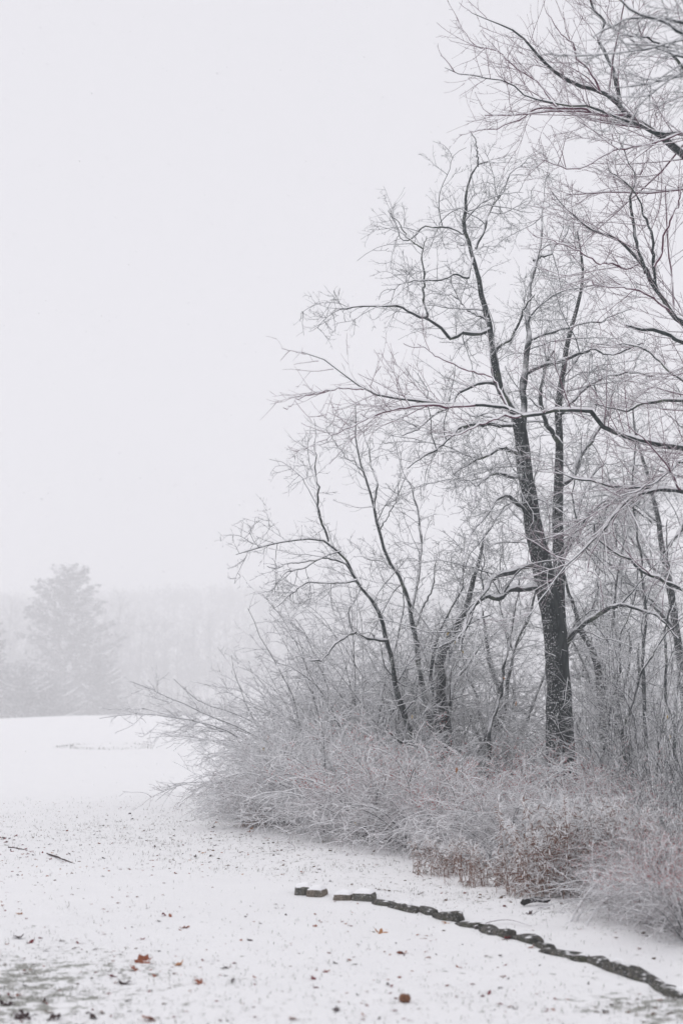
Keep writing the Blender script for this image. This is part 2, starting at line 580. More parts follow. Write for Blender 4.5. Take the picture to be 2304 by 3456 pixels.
SPUR = dict(epi=11, L1=(0.5, 1.9), a1=(62, 18), w1=0.16, g1=(0, 0, -0.55), d2=7.5, L2=(0.25, 0.95), a2=(58, 18), w2=0.17, g2=(0, 0, 0.1),
            d3=10, L3=(0.08, 0.42), a3=(52, 15), w3=0.18, g3=(0, 0, 0.1), d4=9, L4=(0.02, 0.08))
LONG = dict(L1=(0.8, 2.0), a1=(45, 12), w1=0.08, g1=(-0.1, 0, 0.12), d2=6, L2=(0.4, 1.1), a2=(42, 12), w2=0.09, g2=(0, 0, 0.15),
            d3=9, L3=(0.12, 0.5), a3=(40, 10), w3=0.10, g3=(0, 0, 0.15), d4=3.0, L4=(0.03, 0.12), mat=M['redtwig'], flat=0.45)

def T(pts, r0, r1, d=None, **k):
    if d is not None:
        if isinstance(d, tuple):
            n = len(pts)
            pts = [(*p, d[0] + (d[1] - d[0]) * i / (n - 1)) for i, p in enumerate(pts)]
        else:
            pts = [(*p, d) for p in pts]
    return trace(pts, r0, r1, **k)

# --- the old twin-stemmed tree
D = 19.3
b0 = base(1895, D)
trunk = T([(1897, 2850), (1893, 2600), (1890, 2420), (1884, 2250), (1868, 2105), (1845, 2000), (1826, 1895), (1801, 1785), (1782, 1663), (1765, 1553), (1757, 1470), (1745, 1415)], 0.215, 0.085, (D, D - .5), n=60, wig=0.012)
trunk[1][:5] *= np.linspace(1.35, 1.0, 5)
limbs = [
    T([(1745, 1420), (1712, 1350), (1682, 1304), (1660, 1193), (1649, 1094), (1626, 992), (1601, 877), (1569, 788), (1559, 736), (1572, 660), (1591, 595), (1614, 563), (1652, 551)], .075, .012, (D - .5, D - 1.0), n=26),
    T([(1605, 838), (1633, 762), (1665, 692), (1691, 647), (1729, 583), (1761, 557)], .026, .007, (D - .8, D - .4)),
    T([(1614, 563), (1612, 500), (1590, 440)], .014, .004, (D - 1, D - 1.2)),
    T([(1755, 1465), (1771, 1387), (1776, 1276), (1782, 1094), (1787, 1000), (1790, 928), (1806, 858), (1825, 781), (1822, 704), (1832, 660)], .062, .010, (D - .5, D + .3)),
    T([(1800, 880), (1850, 850), (1890, 820), (1935, 740)], .024, .006, (D, D + .4)),
    # right stem and its boughs
    T([(1898, 2600), (1897, 2400), (1895, 2230), (1891, 2120), (1887, 2000), (1886, 1884), (1880, 1774), (1882, 1691), (1884, 1597), (1887, 1497), (1884, 1376), (1898, 1276), (1915, 1150), (1955, 1000), (1965, 900), (1945, 780)], .15, .014, (D + .1, D + 1.0), wig=0.012),
    T([(1884, 1640), (1915, 1612), (1953, 1530), (1990, 1480), (2040, 1400), (2080, 1300)], .055, .016, (D + .62, D + 1.2)),
    T([(1890, 1500), (1850, 1440), (1830, 1350), (1836, 1260), (1870, 1180)], .05, .014, (D + .5, D)),
    T([(1888, 1900), (1925, 1800), (1945, 1700), (1990, 1620), (2040, 1560)], .055, .016, (D + .48, D + 2)),
    # two arching boughs, left
    T([(1825, 1905), (1790, 1906), (1743, 1917), (1693, 1934), (1660, 1950), (1638, 1989), (1594, 2050), (1560, 2140), (1545, 2200)], .05, .02, (D - .2, D - 1.3)),
    T([(1840, 1985), (1807, 1980), (1760, 1984), (1721, 1989), (1688, 2017), (1638, 2017), (1599, 2050), (1575, 2100), (1530, 2160), (1470, 2190)], .055, .016, (D - .2, D - 1.0)),
    # bough arching off right
    T([(1910, 2175), (1925, 2149), (1953, 2111), (1997, 2077), (2053, 2044), (2113, 2039), (2165, 2060), (2230, 2085), (2290, 2150)], .055, .014, (D, D - .8)),
    T([(1890, 1895), (1942, 1800), (1990, 1730), (2050, 1690), (2120, 1700), (2200, 1760)], .045, .014, (D + .48, D + 1.5)),
    # left boughs of the left stem
    T([(1650, 1110), (1610, 1130), (1560, 1120), (1522, 1138), (1487, 1097), (1441, 1071), (1410, 1066), (1349, 1028), (1308, 1025), (1227, 1038), (1150, 1046)], .035, .008, (D - .7, D - 1.6)),
    T([(1441, 1071), (1435, 1010), (1431, 960), (1422, 896), (1425, 839), (1440, 800)], .022, .006, (D - 1.2, D - 1.3)),
    T([(1595, 870), (1582, 935), (1537, 928), (1492, 938), (1396, 944), (1320, 980)], .022, .006, (D - .9, D - 1.7)),
    T([(1562, 790), (1524, 765), (1473, 762), (1428, 768), (1364, 800), (1310, 720)], .022, .005, (D - 1, D - .4)),
    T([(1425, 839), (1380, 800), (1340, 750), (1300, 700)], .012, .004, (D - 1.3, D - 1.5)),
    T([(1680, 1300), (1640, 1290), (1560, 1320), (1500, 1380), (1420, 1440), (1350, 1470)], .03, .008, (D - .5, D - 1.3)),
    T([(1748, 1430), (1700, 1440), (1640, 1430), (1560, 1440), (1520, 1470), (1470, 1520), (1420, 1545), (1370, 1580)], .04, .010, (D - .5, D - 1.8)),
    T([(1762, 1530), (1690, 1520), (1630, 1545), (1570, 1580), (1520, 1620)], .035, .010, (D - .4, D - 1.5)),
    T([(1770, 1610), (1720, 1600), (1680, 1590), (1640, 1610), (1610, 1650), (1590, 1720)], .035, .012, (D - .4, D - 1.6)),
    T([(1790, 1750), (1750, 1690), (1700, 1680), (1650, 1720), (1600, 1800), (1570, 1880)], .035, .010, (D - .4, D - 1.9)),
    T([(1660, 1200), (1700, 1150), (1745, 1090), (1770, 1030), (1810, 990)], .03, .008, (D - .7, D - 1.4)),
    T([(1780, 1150), (1830, 1130), (1890, 1120), (1960, 1090), (2040, 1080), (2120, 1040)], .03, .008, (D, D + 1.0)),
    T([(1778, 1260), (1840, 1230), (1900, 1210), (1990, 1180), (2080, 1190), (2170, 1150)], .035, .010, (D, D - 1.0)),
    T([(1884, 1400), (1950, 1330), (2010, 1290), (2100, 1260), (2200, 1270)], .04, .010, (D + .6, D + 1.4)),
    T([(1648, 1080), (1590, 1050), (1545, 1010), (1500, 1000)], .02, .006, (D - .7, D - .2)),
]
TWIN = build_tree('twin_stemmed_tree', b0, 'large dark twin-stemmed bare tree rising thickest from the thicket, arching boughs', 'tree', trunk, limbs, 2.8, SPUR)

# --- the leaning thin-stemmed tree in the middle
D = 21.0
b1 = base(1490, D)
trunk = T([(1515, 2760), (1510, 2600), (1506, 2493), (1492, 2400), (1484, 2290), (1496, 2200), (1535, 2120), (1575, 2050), (1600, 1980), (1612, 1900), (1640, 1800)], 0.13, 0.012, (D, D - .5), n=50)
limbs = [
    T([(1500, 2660), (1450, 2570), (1397, 2480), (1360, 2390), (1333, 2308), (1320, 2238), (1302, 2155), (1282, 2078), (1257, 2015), (1206, 1959), (1176, 1888), (1109, 1827), (1043, 1816), (980, 1826), (900, 1844), (800, 1875)], .065, .006, (D, D - 1.5), n=26),
    T([(1109, 1827), (1084, 1740), (1073, 1653), (1066, 1582), (1066, 1495)], .022, .006, (D - 1.2, D - 1.3)),
    T([(1480, 2600), (1460, 2450), (1430, 2280), (1402, 2130), (1391, 2059), (1377, 2000), (1349, 1929), (1308, 1878), (1283, 1796), (1262, 1714), (1247, 1653), (1227, 1592), (1206, 1510), (1204, 1434), (1206, 1357)], .06, .008, (D, D - .4)),
    T([(1390, 2055), (1410, 1960), (1425, 1850), (1410, 1765), (1400, 1663), (1359, 1587), (1339, 1510), (1318, 1459)], .026, .006, (D - .2, D + .5)),
    T([(1262, 1714), (1268, 1620), (1240, 1540), (1230, 1450), (1225, 1380)], .018, .005, (D - .4, D)),
    T([(1280, 1790), (1330, 1700), (1355, 1650)], .014, .004, (D - .4, D - .7)),
    T([(1195, 1945), (1150, 1900), (1090, 1890), (1030, 1920), (960, 1940), (920, 1990)], .018, .004, (D - 1, D - 1.6)),
    T([(1150, 1860), (1080, 1885), (1000, 1900), (950, 1920), (905, 1915)], .014, .004, (D - 1.1, D - 2)),
    T([(1205, 1958), (1150, 1965), (1090, 1965), (1020, 1980), (980, 2010), (930, 2060)], .018, .004, (D - 1, D - .4)),
    T([(1305, 2160), (1260, 2170), (1210, 2150), (1180, 2140), (1130, 2170), (1090, 2220), (1050, 2230)], .03, .012, (D - .7, D - 1.8)),
    T([(1505, 2480), (1520, 2350), (1512, 2250), (1540, 2150), (1600, 2100), (1660, 2060)], .05, .012, (D + .1, D + .8)),
    T([(1475, 2560), (1470, 2420), (1455, 2300), (1470, 2180), (1510, 2080), (1560, 1990), (1570, 1900)], .045, .010, (D - .2, D - 1)),
    T([(1488, 2620), (1440, 2560), (1390, 2500), (1350, 2490), (1290, 2460)], .045, .012, (D - .1, D - 1.6)),
    T([(1400, 2120), (1440, 2040), (1470, 1960), (1480, 1870)], .022, .006, (D - .2, D - .8)),
    T([(1350, 1930), (1300, 1900), (1230, 1880), (1200, 1830)], .014, .004, (D - .3, D + .5)),
    T([(1227, 1592), (1170, 1540), (1130, 1490), (1090, 1440)], .012, .004, (D - .4, D - .5)),
    T([(1525, 2640), (1490, 2520), (1500, 2420), (1540, 2300), (1590, 2220), (1640, 2150)], .06, .014, (D + .1, D + 1)),
]
st = dict(SPUR)
st.update(L1=(0.4, 1.4), d2=6.5, d3=9, g1=(-0.05, 0, 0.0), d4=8)
LEAN = build_tree('leaning_tree', b1, 'slender leaning bare tree with many thin stems, in the middle of the thicket', 'tree', trunk, limbs, 1.9, st)

# --- the wide tree whose trunk stands just outside the frame
D = 14.5
b2 = base(2640, D)
trunk = T([(2650, 2950), (2640, 2500), (2630, 2000), (2615, 1500), (2590, 1000), (2560, 500), (2540, 0), (2530, -400)], 0.20, 0.05, (D, D), n=44)
trunk[1][:4] *= np.linspace(1.3, 1.0, 4)
limbs = [
    T([(2615, 1500), (2450, 1530), (2304, 1508), (2191, 1492), (2097, 1464), (2025, 1431), (1986, 1381), (1887, 1387), (1831, 1381), (1809, 1403), (1754, 1403), (1682, 1370), (1512, 1365), (1400, 1352), (1288, 1337), (1226, 1314), (1145, 1255), (1104, 1219), (1017, 1189)], .050, .004, (D, D - 1.5), n=26, wig=.01),
    T([(1226, 1314), (1150, 1308), (1060, 1325), (1000, 1365), (960, 1390)], .009, .003, (D - 1.4, D - 1.7)),
    T([(1600, 1367), (1450, 1375), (1330, 1380), (1240, 1415), (1150, 1450), (1060, 1490)], .018, .004, (D - 1, D - 2.0)),
    T([(1754, 1403), (1690, 1415), (1620, 1440), (1540, 1460), (1475, 1472)], .016, .004, (D - .9, D - 1.6)),
    T([(1720, 1385), (1680, 1320), (1640, 1270), (1560, 1240), (1480, 1200), (1400, 1165)], .016, .004, (D - .9, D - .5)),
    T([(2620, 1640), (2450, 1665), (2304, 1655), (2218, 1649), (2108, 1644), (2053, 1641), (1997, 1624), (1937, 1616), (1880, 1590)], .048, .006, (D, D - 1.0), wig=.008),
    T([(2230, 1651), (2207, 1658), (2124, 1696), (2075, 1741), (2047, 1785), (1981, 1845), (1942, 1895), (1887, 1956), (1832, 2033), (1780, 2090)], .026, .005, (D - .5, D - 1.6)),
    T([(2080, 1735), (1990, 1880), (2020, 1960), (2045, 2030)], .010, .003, (D - .9, D - 1)),
    T([(2625, 2150), (2450, 2080), (2304, 2000), (2240, 1961), (2163, 1934), (2113, 1890), (2053, 1840), (2025, 1812), (2008, 1762)], .045, .008, (D, D - .3)),
    T([(2580, 750), (2420, 600), (2304, 519), (2228, 455), (2164, 416), (2113, 384), (2075, 339), (2024, 307), (1972, 295), (1921, 275), (1863, 237), (1812, 186), (1774, 141), (1716, 96), (1671, 77), (1590, 40)], .068, .004, (D, D - .8), wig=.012),
    T([(2092, 350), (2088, 327), (2078, 275), (2065, 243), (2043, 192), (2024, 128), (2036, 64), (2004, 26), (1985, -40), (1975, -120)], .028, .010, (D - .4, D - .2)),
    T([(2575, 560), (2420, 470), (2299, 448), (2228, 442), (2164, 426), (2068, 397), (1979, 371), (1876, 359), (1838, 346), (1774, 333), (1700, 270), (1626, 262), (1492, 224)], .032, .003, (D, D - 1.4)),
    T([(2113, 386), (2055, 384), (2004, 375), (1876, 365), (1812, 378), (1767, 410), (1716, 423), (1582, 442)], .022, .003, (D - .5, D - .2)),
    T([(1876, 359), (1820, 290), (1760, 240), (1690, 190), (1600, 140), (1540, 60)], .013, .003, (D - .9, D - .5)),
    T([(2024, 307), (1980, 230), (1940, 160), (1880, 100), (1830, 20)], .014, .003, (D - .5, D - .9)),
    T([(2299, 448), (2200, 480), (2100, 500), (2000, 545), (1900, 557), (1830, 540), (1795, 530)], .016, .003, (D - .3, D - 1.2)),
    T([(2590, 1180), (2420, 1170), (2304, 1100), (2260, 1050), (2222, 992), (2177, 922), (2152, 890), (2100, 839), (2062, 800), (2011, 781), (1966, 743), (1915, 704), (1860, 650)], .055, .004, (D, D - .3)),
    T([(2177, 922), (2164, 864), (2145, 800), (2132, 679), (2155, 589), (2126, 531), (2094, 467), (2068, 416)], .022, .006, (D - .2, D)),
    T([(2222, 992), (2206, 896), (2203, 807), (2177, 723), (2158, 672), (2120, 634), (2060, 570)], .024, .005, (D - .2, D - .5)),
    T([(2155, 590), (2190, 520), (2205, 440), (2210, 380)], .012, .004, (D, D + .2)),
    T([(2206, 900), (2240, 800), (2280, 700), (2300, 600)], .016, .005, (D - .3, D - .6)),
    T([(2152, 890), (2100, 900), (2030, 890), (1960, 850), (1880, 820), (1800, 790)], .014, .003, (D - .2, D - 1.0)),
    T([(2260, 1050), (2150, 980), (2060, 970), (1980, 960), (1900, 955)], .014, .003, (D - .1, D - .8)),
    T([(2600, 1250), (2450, 1200), (2304, 1150), (2240, 1120), (2180, 1105), (2110, 1095)], .055, .018, (D, D - .2)),
    T([(2600, 1330), (2450, 1330), (2304, 1350), (2180, 1350), (2090, 1380), (2000, 1370)], .042, .008, (D, D + .5)),
    T([(2610, 1420), (2450, 1370), (2300, 1290), (2200, 1200), (2100, 1160), (2000, 1150)], .035, .005, (D, D + 1)),
    T([(2610, 1560), (2450, 1560), (2300, 1560), (2240, 1620), (2160, 1660), (2080, 1690)], .030, .004, (D, D - 1.2)),
    T([(2560, 450), (2430, 330), (2320, 250), (2240, 180), (2170, 140), (2080, 135)], .035, .006, (D, D - 1.2)),
]
build_tree('wide_limbed_tree', b2, 'bare tree whose long near-level reddish limbs reach in from beyond the edge', 'tree', trunk, limbs, 1.1, LONG)

# --- the nearest tree: only its drooping outermost boughs hang into the top corner
D = 9.0
b3 = base(3150, D)
trunk = T([(3170, 3300), (3160, 2500), (3150, 1500), (3130, 500), (3110, -300), (3100, -700)], 0.16, 0.05, (D, D), n=44)
limbs = [
    T([(3130, 400), (2800, 250), (2550, 180), (2400, 150), (2304, 120), (2200, 60), (2120, 10), (2060, -60)], .035, .006, (D, D - .6)),
    T([(3125, 250), (2800, 150), (2550, 110), (2304, 75), (2200, 55), (2100, 70), (2000, 120)], .030, .004, (D, D - .3)),
    T([(3128, 300), (2850, 260), (2550, 250), (2400, 230), (2304, 190), (2220, 165), (2130, 170)], .028, .004, (D, D + .4)),
    T([(3120, 100), (2800, 20), (2500, 20), (2350, 10), (2240, -20)], .03, .005, (D, D + .3)),
]
st = dict(LONG)
st.update(mat=M['twig'], flat=0.2, d2=6)
build_tree('near_tree', b3, 'closest tree, its blurred dark outer twigs hanging into the top corner', 'tree', trunk, limbs, 1.6, st)

# --- more trees of the same kinds standing deeper in the thicket
for src_, px, d, rz, s_, lab in [(LEAN, 1660, 23.5, 2.4, .80, 'slender many-stemmed bare tree seen between the leaning tree and the twin-stemmed trunk'),
                                 (LEAN, 2060, 23.0, 4.0, .95, 'slender many-stemmed bare tree just behind the straight sapling'),
                                 (TWIN, 2340, 25.0, 2.1, .82, 'bare tree with an arching crown at the frame edge, deep behind the thicket')]:
    c_ = copy_tree(src_)
    c_.name = 'bare_tree'
    c_.location = tuple(base(px, d))
    c_.rotation_euler = (0, 0, rz)
    c_.scale = (s_, s_, s_)
    tag(c_, lab, 'tree', 'bare trees close behind the thicket')

# --- slim saplings in the thicket
def sapling(pts, r0, r1, d, label, dens=1.6, mat=None, **kw):
    p = base(pts[0][0], d if not isinstance(d, tuple) else d[0])
    tr = T(pts, r0, r1, d, n=44)
    t = tag(empty('sapling', p), label, 'sapling', 'thin saplings in the thicket')
    V, q = tubes((tr[0] - p)[None], tr[1][None], 8, 0.06)
    link('stem', mesh_from('stem', V, q, M['limb']), t)
    pr, rr = _rs(tr[0][None], 20), _rs1(tr[1][None], 20)
    a = spawn(pr, rr, dens * 3, (0.4, 1.2), (45, 15), 0.2, 1, None, .6, 9, .12, kw.get('g', (0, 0, .1)), .004)
    b = spawn(*a, 7, (0.15, 0.55), (45, 15), 0.1, 1, None, .6, 6, .15, kw.get('g', (0, 0, .1)), .0024)
    c = spawn(*b, 8, (0.04, 0.2), (45, 15), 0.1, 1, None, .6, 4, .15, (0, 0, 0), .002)
    V, q = merge([tubes(a[0] - p, a[1], 4), tubes(b[0] - p, b[1], 3), tubes(c[0] - p, c[1], 3)])
    cr = link('crown', mesh_from('crown', V, q, mat or M['twig']), t)
    cr['kind'] = 'stuff'

sapling([(2165, 2760), (2168, 2500), (2169, 2271), (2169, 1940), (2152, 1829), (2135, 1718), (2135, 1580), (2150, 1450)], .032, .008, (20.5, 20.3), 'thin straight sapling standing well apart, between the twin-stemmed trunk and the frame edge')
sapling([(1640, 2700), (1655, 2450), (1690, 2320), (1716, 2200), (1740, 2080), (1750, 1960)], .034, .008, (20.3, 20.6), 'thin curved sapling close beside the twin-stemmed trunk, toward the leaning tree')
sapling([(2010, 2750), (2040, 2500), (2080, 2300), (2100, 2150), (2140, 2000), (2150, 1880)], .028, .006, (21.5, 21), 'thin sapling leaning away from the twin-stemmed trunk, just behind it')
sapling([(2290, 2800), (2270, 2500), (2240, 2300), (2235, 2150), (2260, 1950), (2250, 1750)], .030, .006, (18.5, 18.5), 'thin sapling rising out of the darkest thicket at the frame edge')
sapling([(1330, 2700), (1310, 2520), (1335, 2350), (1330, 2200), (1360, 2050), (1345, 1900)], .026, .006, (23.0, 23.0), 'thin pale sapling behind the leaning tree, among its slanting stems')
sapling([(2090, 2800), (2100, 2600), (2125, 2400), (2180, 2240), (2260, 2120), (2330, 2060)], .026, .006, (17.5, 17.0), 'thin arching sapling bending over the dark thicket toward the frame edge')

# ------------------------------------------------------------------ shrubs
def shrub_parts(n, H, spread, arch, mat, d2, d3, seed, red=0, wig=.10, L2=(.2, .7), L3=(.08, .3), sk=1.15):
    """canes fountaining from one foot; returns (stem mesh, twig mesh, berry mesh or None)"""
    global R
    keep = R
    R = np.random.default_rng(seed)
    az = R.random(n) * 2 * math.pi
    lean = np.minimum(np.abs(R.normal(0.0, spread, n)), spread * 1.7)
    d = np.stack([np.cos(az) * np.sin(lean), np.sin(az) * np.sin(lean), np.cos(lean)], -1)
    ln = H * R.uniform(.7, 1.2, n) / np.maximum(np.cos(lean * .6), .6)
    Pn = 14
    p = np.empty((n, Pn, 3))
    p[:, 0] = np.stack([np.cos(az), np.sin(az), 0 * az], -1) * R.random((n, 1)) * .14 * H
    p[:, 0, 2] = -0.06
    st_ = (ln / (Pn - 1))[:, None]
    for k in range(1, Pn):
        d = nrm(d + R.normal(0, wig, (n, 3)) + np.array([[0, 0, -arch]]) * (k / Pn) / Pn * 2 + np.stack([np.cos(az), np.sin(az), 0 * az], -1) * arch * .35 / Pn)
        q_ = p[:, k - 1] + d * st_
        dead = (q_[:, 2:3] < .10) & (k > 3)                  # a cane stops where it bends down to the snow
        p[:, k] = np.where(dead, p[:, k - 1], q_)
    r = np.maximum(ln * .0036, .0034)[:, None] * np.linspace(1, .3, Pn)[None, :]
    a = spawn(p, r, d2, L2, (45, 16), .12, 1, None, .6, 7, wig * 1.2, (0, 0, -arch * .25), .0032)
    b = spawn(*a, d3, L3, (48, 16), .1, 1, None, .6, 5, .14, (0, 0, .05), .0027)
    c = spawn(*b, 3, (.03, .12), (50, 15), .1, 1, None, .7, 3, .1, (0, 0, 0), .0022)
    a, b, c = [(x[0][x[0][..., 2].min(1) > .0], x[1][x[0][..., 2].min(1) > .0]) for x in (a, b, c)]
    V, q = tubes(p, r * (1.2 if arch > 1 else .85), 5)
    s = mesh_from('canes', V, q, M['darkshrub'])
    V, q = merge([tubes(*a, 3), tubes(*b, 3), tubes(*c, 3)])
    tw = mesh_from('twigs', V, q, mat)
    V, q = merge([snow_tubes(p, r, 4, sk), snow_tubes(*a, 3, sk), snow_tubes(*b, 3, sk)])
    sn = mesh_from('snow', V, q, M['snow'])
    be = None
    if red:
        e = b[0][:, 2:].reshape(-1, 3)
        e = e[(e[:, 2] > .45 * H)]
        e = e[R.permutation(len(e))[:red]] + R.normal(0, .008, (min(red, len(e)), 3)) - np.array([[0, 0, .006]])
        be = octas(e, R.uniform(.005, .008, len(e)), 'berries', M['berry'])
    print('shrub', len(a[0]), len(b[0]), len(c[0]))
    R = keep
    return s, tw, be, sn

def octas(c, r, name, mat):
    o = np.array([(1, 0, 0), (-1, 0, 0), (0, 1, 0), (0, -1, 0), (0, 0, 1), (0, 0, -1)], float)
    f = np.array([(0, 2, 4), (2, 1, 4), (1, 3, 4), (3, 0, 4), (2, 0, 5), (1, 2, 5), (3, 1, 5), (0, 3, 5)])
    V = c[:, None, :] + o[None] * np.asarray(r)[:, None, None]
    q = (np.arange(len(c))[:, None, None] * 6 + f[None]).reshape(-1, 3)
    return mesh_from(name, V.reshape(-1, 3), q, mat, False)

VASE = [shrub_parts(46, 2.3, .48, .35, M['shrub'], 7.5, 9, 11 + i, wig=.11) for i in range(2)]
ARCH = [shrub_parts(80, 1.35, .62, 1.7, M['cane'], 7, 9, 21, 1300), shrub_parts(80, 1.35, .60, 1.6, M['shrub'], 7, 9, 22)]
ARCH.append((ARCH[0][0], ARCH[0][1], None, ARCH[0][3]))
LOW = shrub_parts(60, 1.2, .75, 1.5, M['lowcane'], 4.5, 7, 24, 500, L2=(.25, .8), sk=.8)
DARK = [shrub_parts(46, 1.9, .40, .5, M['darkshrub'], 5, 7, 31, sk=.6)]

def place_shrub(kind, px, d, s, label, rz=None, sz=None, name='snowy_shrub', cat='shrub', group='snow laden shrubs of the thicket'):
    p = base(px, d)
    t = tag(empty(name, p, R.random() * 6.28 if rz is None else rz), label, cat, group)
    t.scale = (s, s, s if sz is None else sz)
    link('canes', kind[0], t)
    tw = link('twigs', kind[1], t)
    tw['kind'] = 'stuff'
    link('snow', kind[3], tw)['kind'] = 'stuff'
    if kind[2]:
        be = link('berries', kind[2], t)
        be['kind'] = 'stuff'
    return t

V0, V1 = VASE
A0, A1, A2 = ARCH
for a in [
    (V0, 1010, 27, 1.02, 'tall upright shrub at the open-field end of the thicket, twigs fanned out over the snow'),
    (V1, 1140, 25.5, 1.25, 'upright twiggy shrub just behind the field-end shrub, near the drooping tree boughs'),
    (V0, 1130, 24, 1.42, 'upright twiggy shrub under the drooping left boughs of the leaning tree'),
    (V1, 1270, 23.5, 1.5, 'upright twiggy shrub between the field-end shrubs and the leaning tree'),
    (V0, 1420, 23, 1.4, 'upright twiggy shrub right behind the foot of the leaning tree'),
    (V1, 1640, 22.5, .72, 'upright twiggy shrub showing between the leaning tree and the twin-stemmed trunk'),
    (V0, 1760, 22.5, .68, 'low upright shrub directly behind the twin-stemmed trunk'),
    (V1, 2020, 22, .85, 'upright twiggy shrub behind and beside the twin-stemmed trunk, toward the straight sapling'),
    (V0, 2230, 22, 1.15, 'tall upright shrub behind the straight thin sapling'),
    (DARK[0], 2150, 17.2, 1.0, 'dark bare shrub behind the brown weeds, with little snow on it'),
    (DARK[0], 2300, 16.2, 1.15, 'darkest dense shrub filling the frame edge beside the weeds'),
    (DARK[0], 2240, 14.5, .66, 'low dark shrub between the brown weeds and the frame edge'),
    (V1, 2120, 24.5, 1.3, 'tallest thin-stemmed shrub behind the straight sapling'),
    (DARK[0], 2010, 19.6, .8, 'dark open shrub beside the twin-stemmed trunk, in front of the tall shrubs'),
    (DARK[0], 1330, 22.0, .95, 'dark-stemmed open shrub beside the foot of the leaning tree, toward the field'),
    (DARK[0], 1600, 21.5, .8, 'dark-stemmed open shrub beside the foot of the leaning tree, toward the twin-stemmed trunk'),
    (A1, 825, 20.5, .62, 'low rounded brownish shrub tip nearest the open field'),
    (A1, 940, 19.5, .95, 'low arching shrub next to the field-end tip of the thicket'),
    (A2, 1010, 19.0, 1.10, 'arching shrub in front of the tall field-end shrubs'),
    (A1, 1140, 18.0, 1.12, 'whitest arching shrub at the front, above the start of the edging row'),
    (A0, 1290, 17.0, 1.05, 'arching pink-tinged shrub in front of the leaning tree'),
    (A1, 1060, 21.5, 1.3, 'tall snow-laden arching shrub behind the front row near the field end'),
    (A1, 1330, 20.0, 1.2, 'tall snow-laden arching shrub close in front of the leaning tree'),
    (A2, 1440, 16.0, .98, 'arching shrub hanging over the bare strip behind the edging stones'),
    (A0, 1590, 15.6, .84, 'pink-tinged berried shrub between the leaning tree and the twin-stemmed trunk'),
    (A0, 1740, 17.0, .84, 'pink-tinged berried shrub at the foot of the twin-stemmed trunk'),
    (A0, 1930, 16.4, .84, 'pink-tinged berried shrub just past the foot of the twin-stemmed trunk'),
    (A2, 1700, 14.4, .80, 'arching shrub above the fallen dark log'),
    (A1, 1840, 14.2, .76, 'arching whitened shrub directly behind the brown dead weeds'),
    (A0, 2060, 14.8, .80, 'pink-tinged shrub behind the weeds, against the dark thicket'),
    (A0, 2085, 12.0, .50, 'small pink-tinged bush beside the tallest brown weeds, toward the arching canes'),
    (DARK[0], 2200, 11.6, .45, 'low dark bush inside the near bank, behind the arching canes'),
    (A0, 2180, 11.0, .50, 'small pink-tinged bush under the long arching canes'),
    (A0, 2290, 10.2, .52, 'dense pink-tinged bush low at the frame edge under the arching canes'),
    (DARK[0], 2300, 11.0, .5, 'low dark bush at the frame edge inside the near bank'),
    (LOW, 2250, 10.6, .66, 'low dense bush with long arching canes, nearest the camera at the frame edge'),
    (LOW, 2120, 11.4, .58, 'small bush between the dead weeds and the nearest low bush'),
    (LOW, 2330, 9.7, .60, 'nearest low bush cut by the frame edge above the edging stones'),
    (DARK[0], 2310, 12.6, .55, 'dark bare bush at the frame edge behind the nearest low bush'),
]:
    place_shrub(*a)

# long arching snowy canes bending out of the near bush
def cane(pts, d, label):
    p = G(*pts[0])
    tr = trace([(*q_, d + (i * .12)) for i, q_ in enumerate(pts)], .008, .003, 26, .006)
    t = tag(empty('arching_cane', p), label, 'cane', 'long bare canes arching from the near bush')
    V, q = tubes((tr[0] - p)[None], tr[1][None], 6)
    st_ = link('stem', mesh_from('stem', V, q, M['cane']), t)
    sp, sr = snow_on(tr[0], tr[1] * 1.15, .95)
    V, q = tubes((sp - p)[None], sr[None], 5, .15)
    link('snow', mesh_from('snow', V, q, M['snow']), st_)
    a = spawn(_rs(tr[0][None], 14), _rs1(tr[1][None], 14), 9, (.12, .4), (40, 12), .2, 1, None, .6, 6, .12, (0, 0, -.2), .002)
    b = spawn(*a, 9, (.04, .15), (45, 12), .1, 1, None, .6, 4, .12, (0, 0, 0), .0018)
    V, q = merge([tubes(a[0] - p, a[1], 4), tubes(b[0] - p, b[1], 3)])
    link('side_twigs', mesh_from('side_twigs', V, q, M['cane']), t)['kind'] = 'stuff'
cane([(1905, 3160), (1935, 3090), (1985, 3010), (2050, 2950), (2130, 2900), (2230, 2870), (2330, 2860)], 10.6, 'highest of the long snow-covered canes, arching from bare ground toward the frame edge')
cane([(1930, 3130), (1990, 3030), (2060, 2975), (2150, 2930), (2240, 2920), (2320, 2930)], 10.7, 'long snow-covered cane arching close below the highest one')
cane([(1960, 3150), (2020, 3060), (2100, 3000), (2190, 2985), (2290, 3000)], 10.4, 'lowest of the long snow-covered arching canes, against the near bush')
cane([(1900, 2990), (1960, 2900), (2040, 2850), (2130, 2840), (2220, 2870)], 12.3, 'snow-covered cane arching over the tops of the brown weeds')

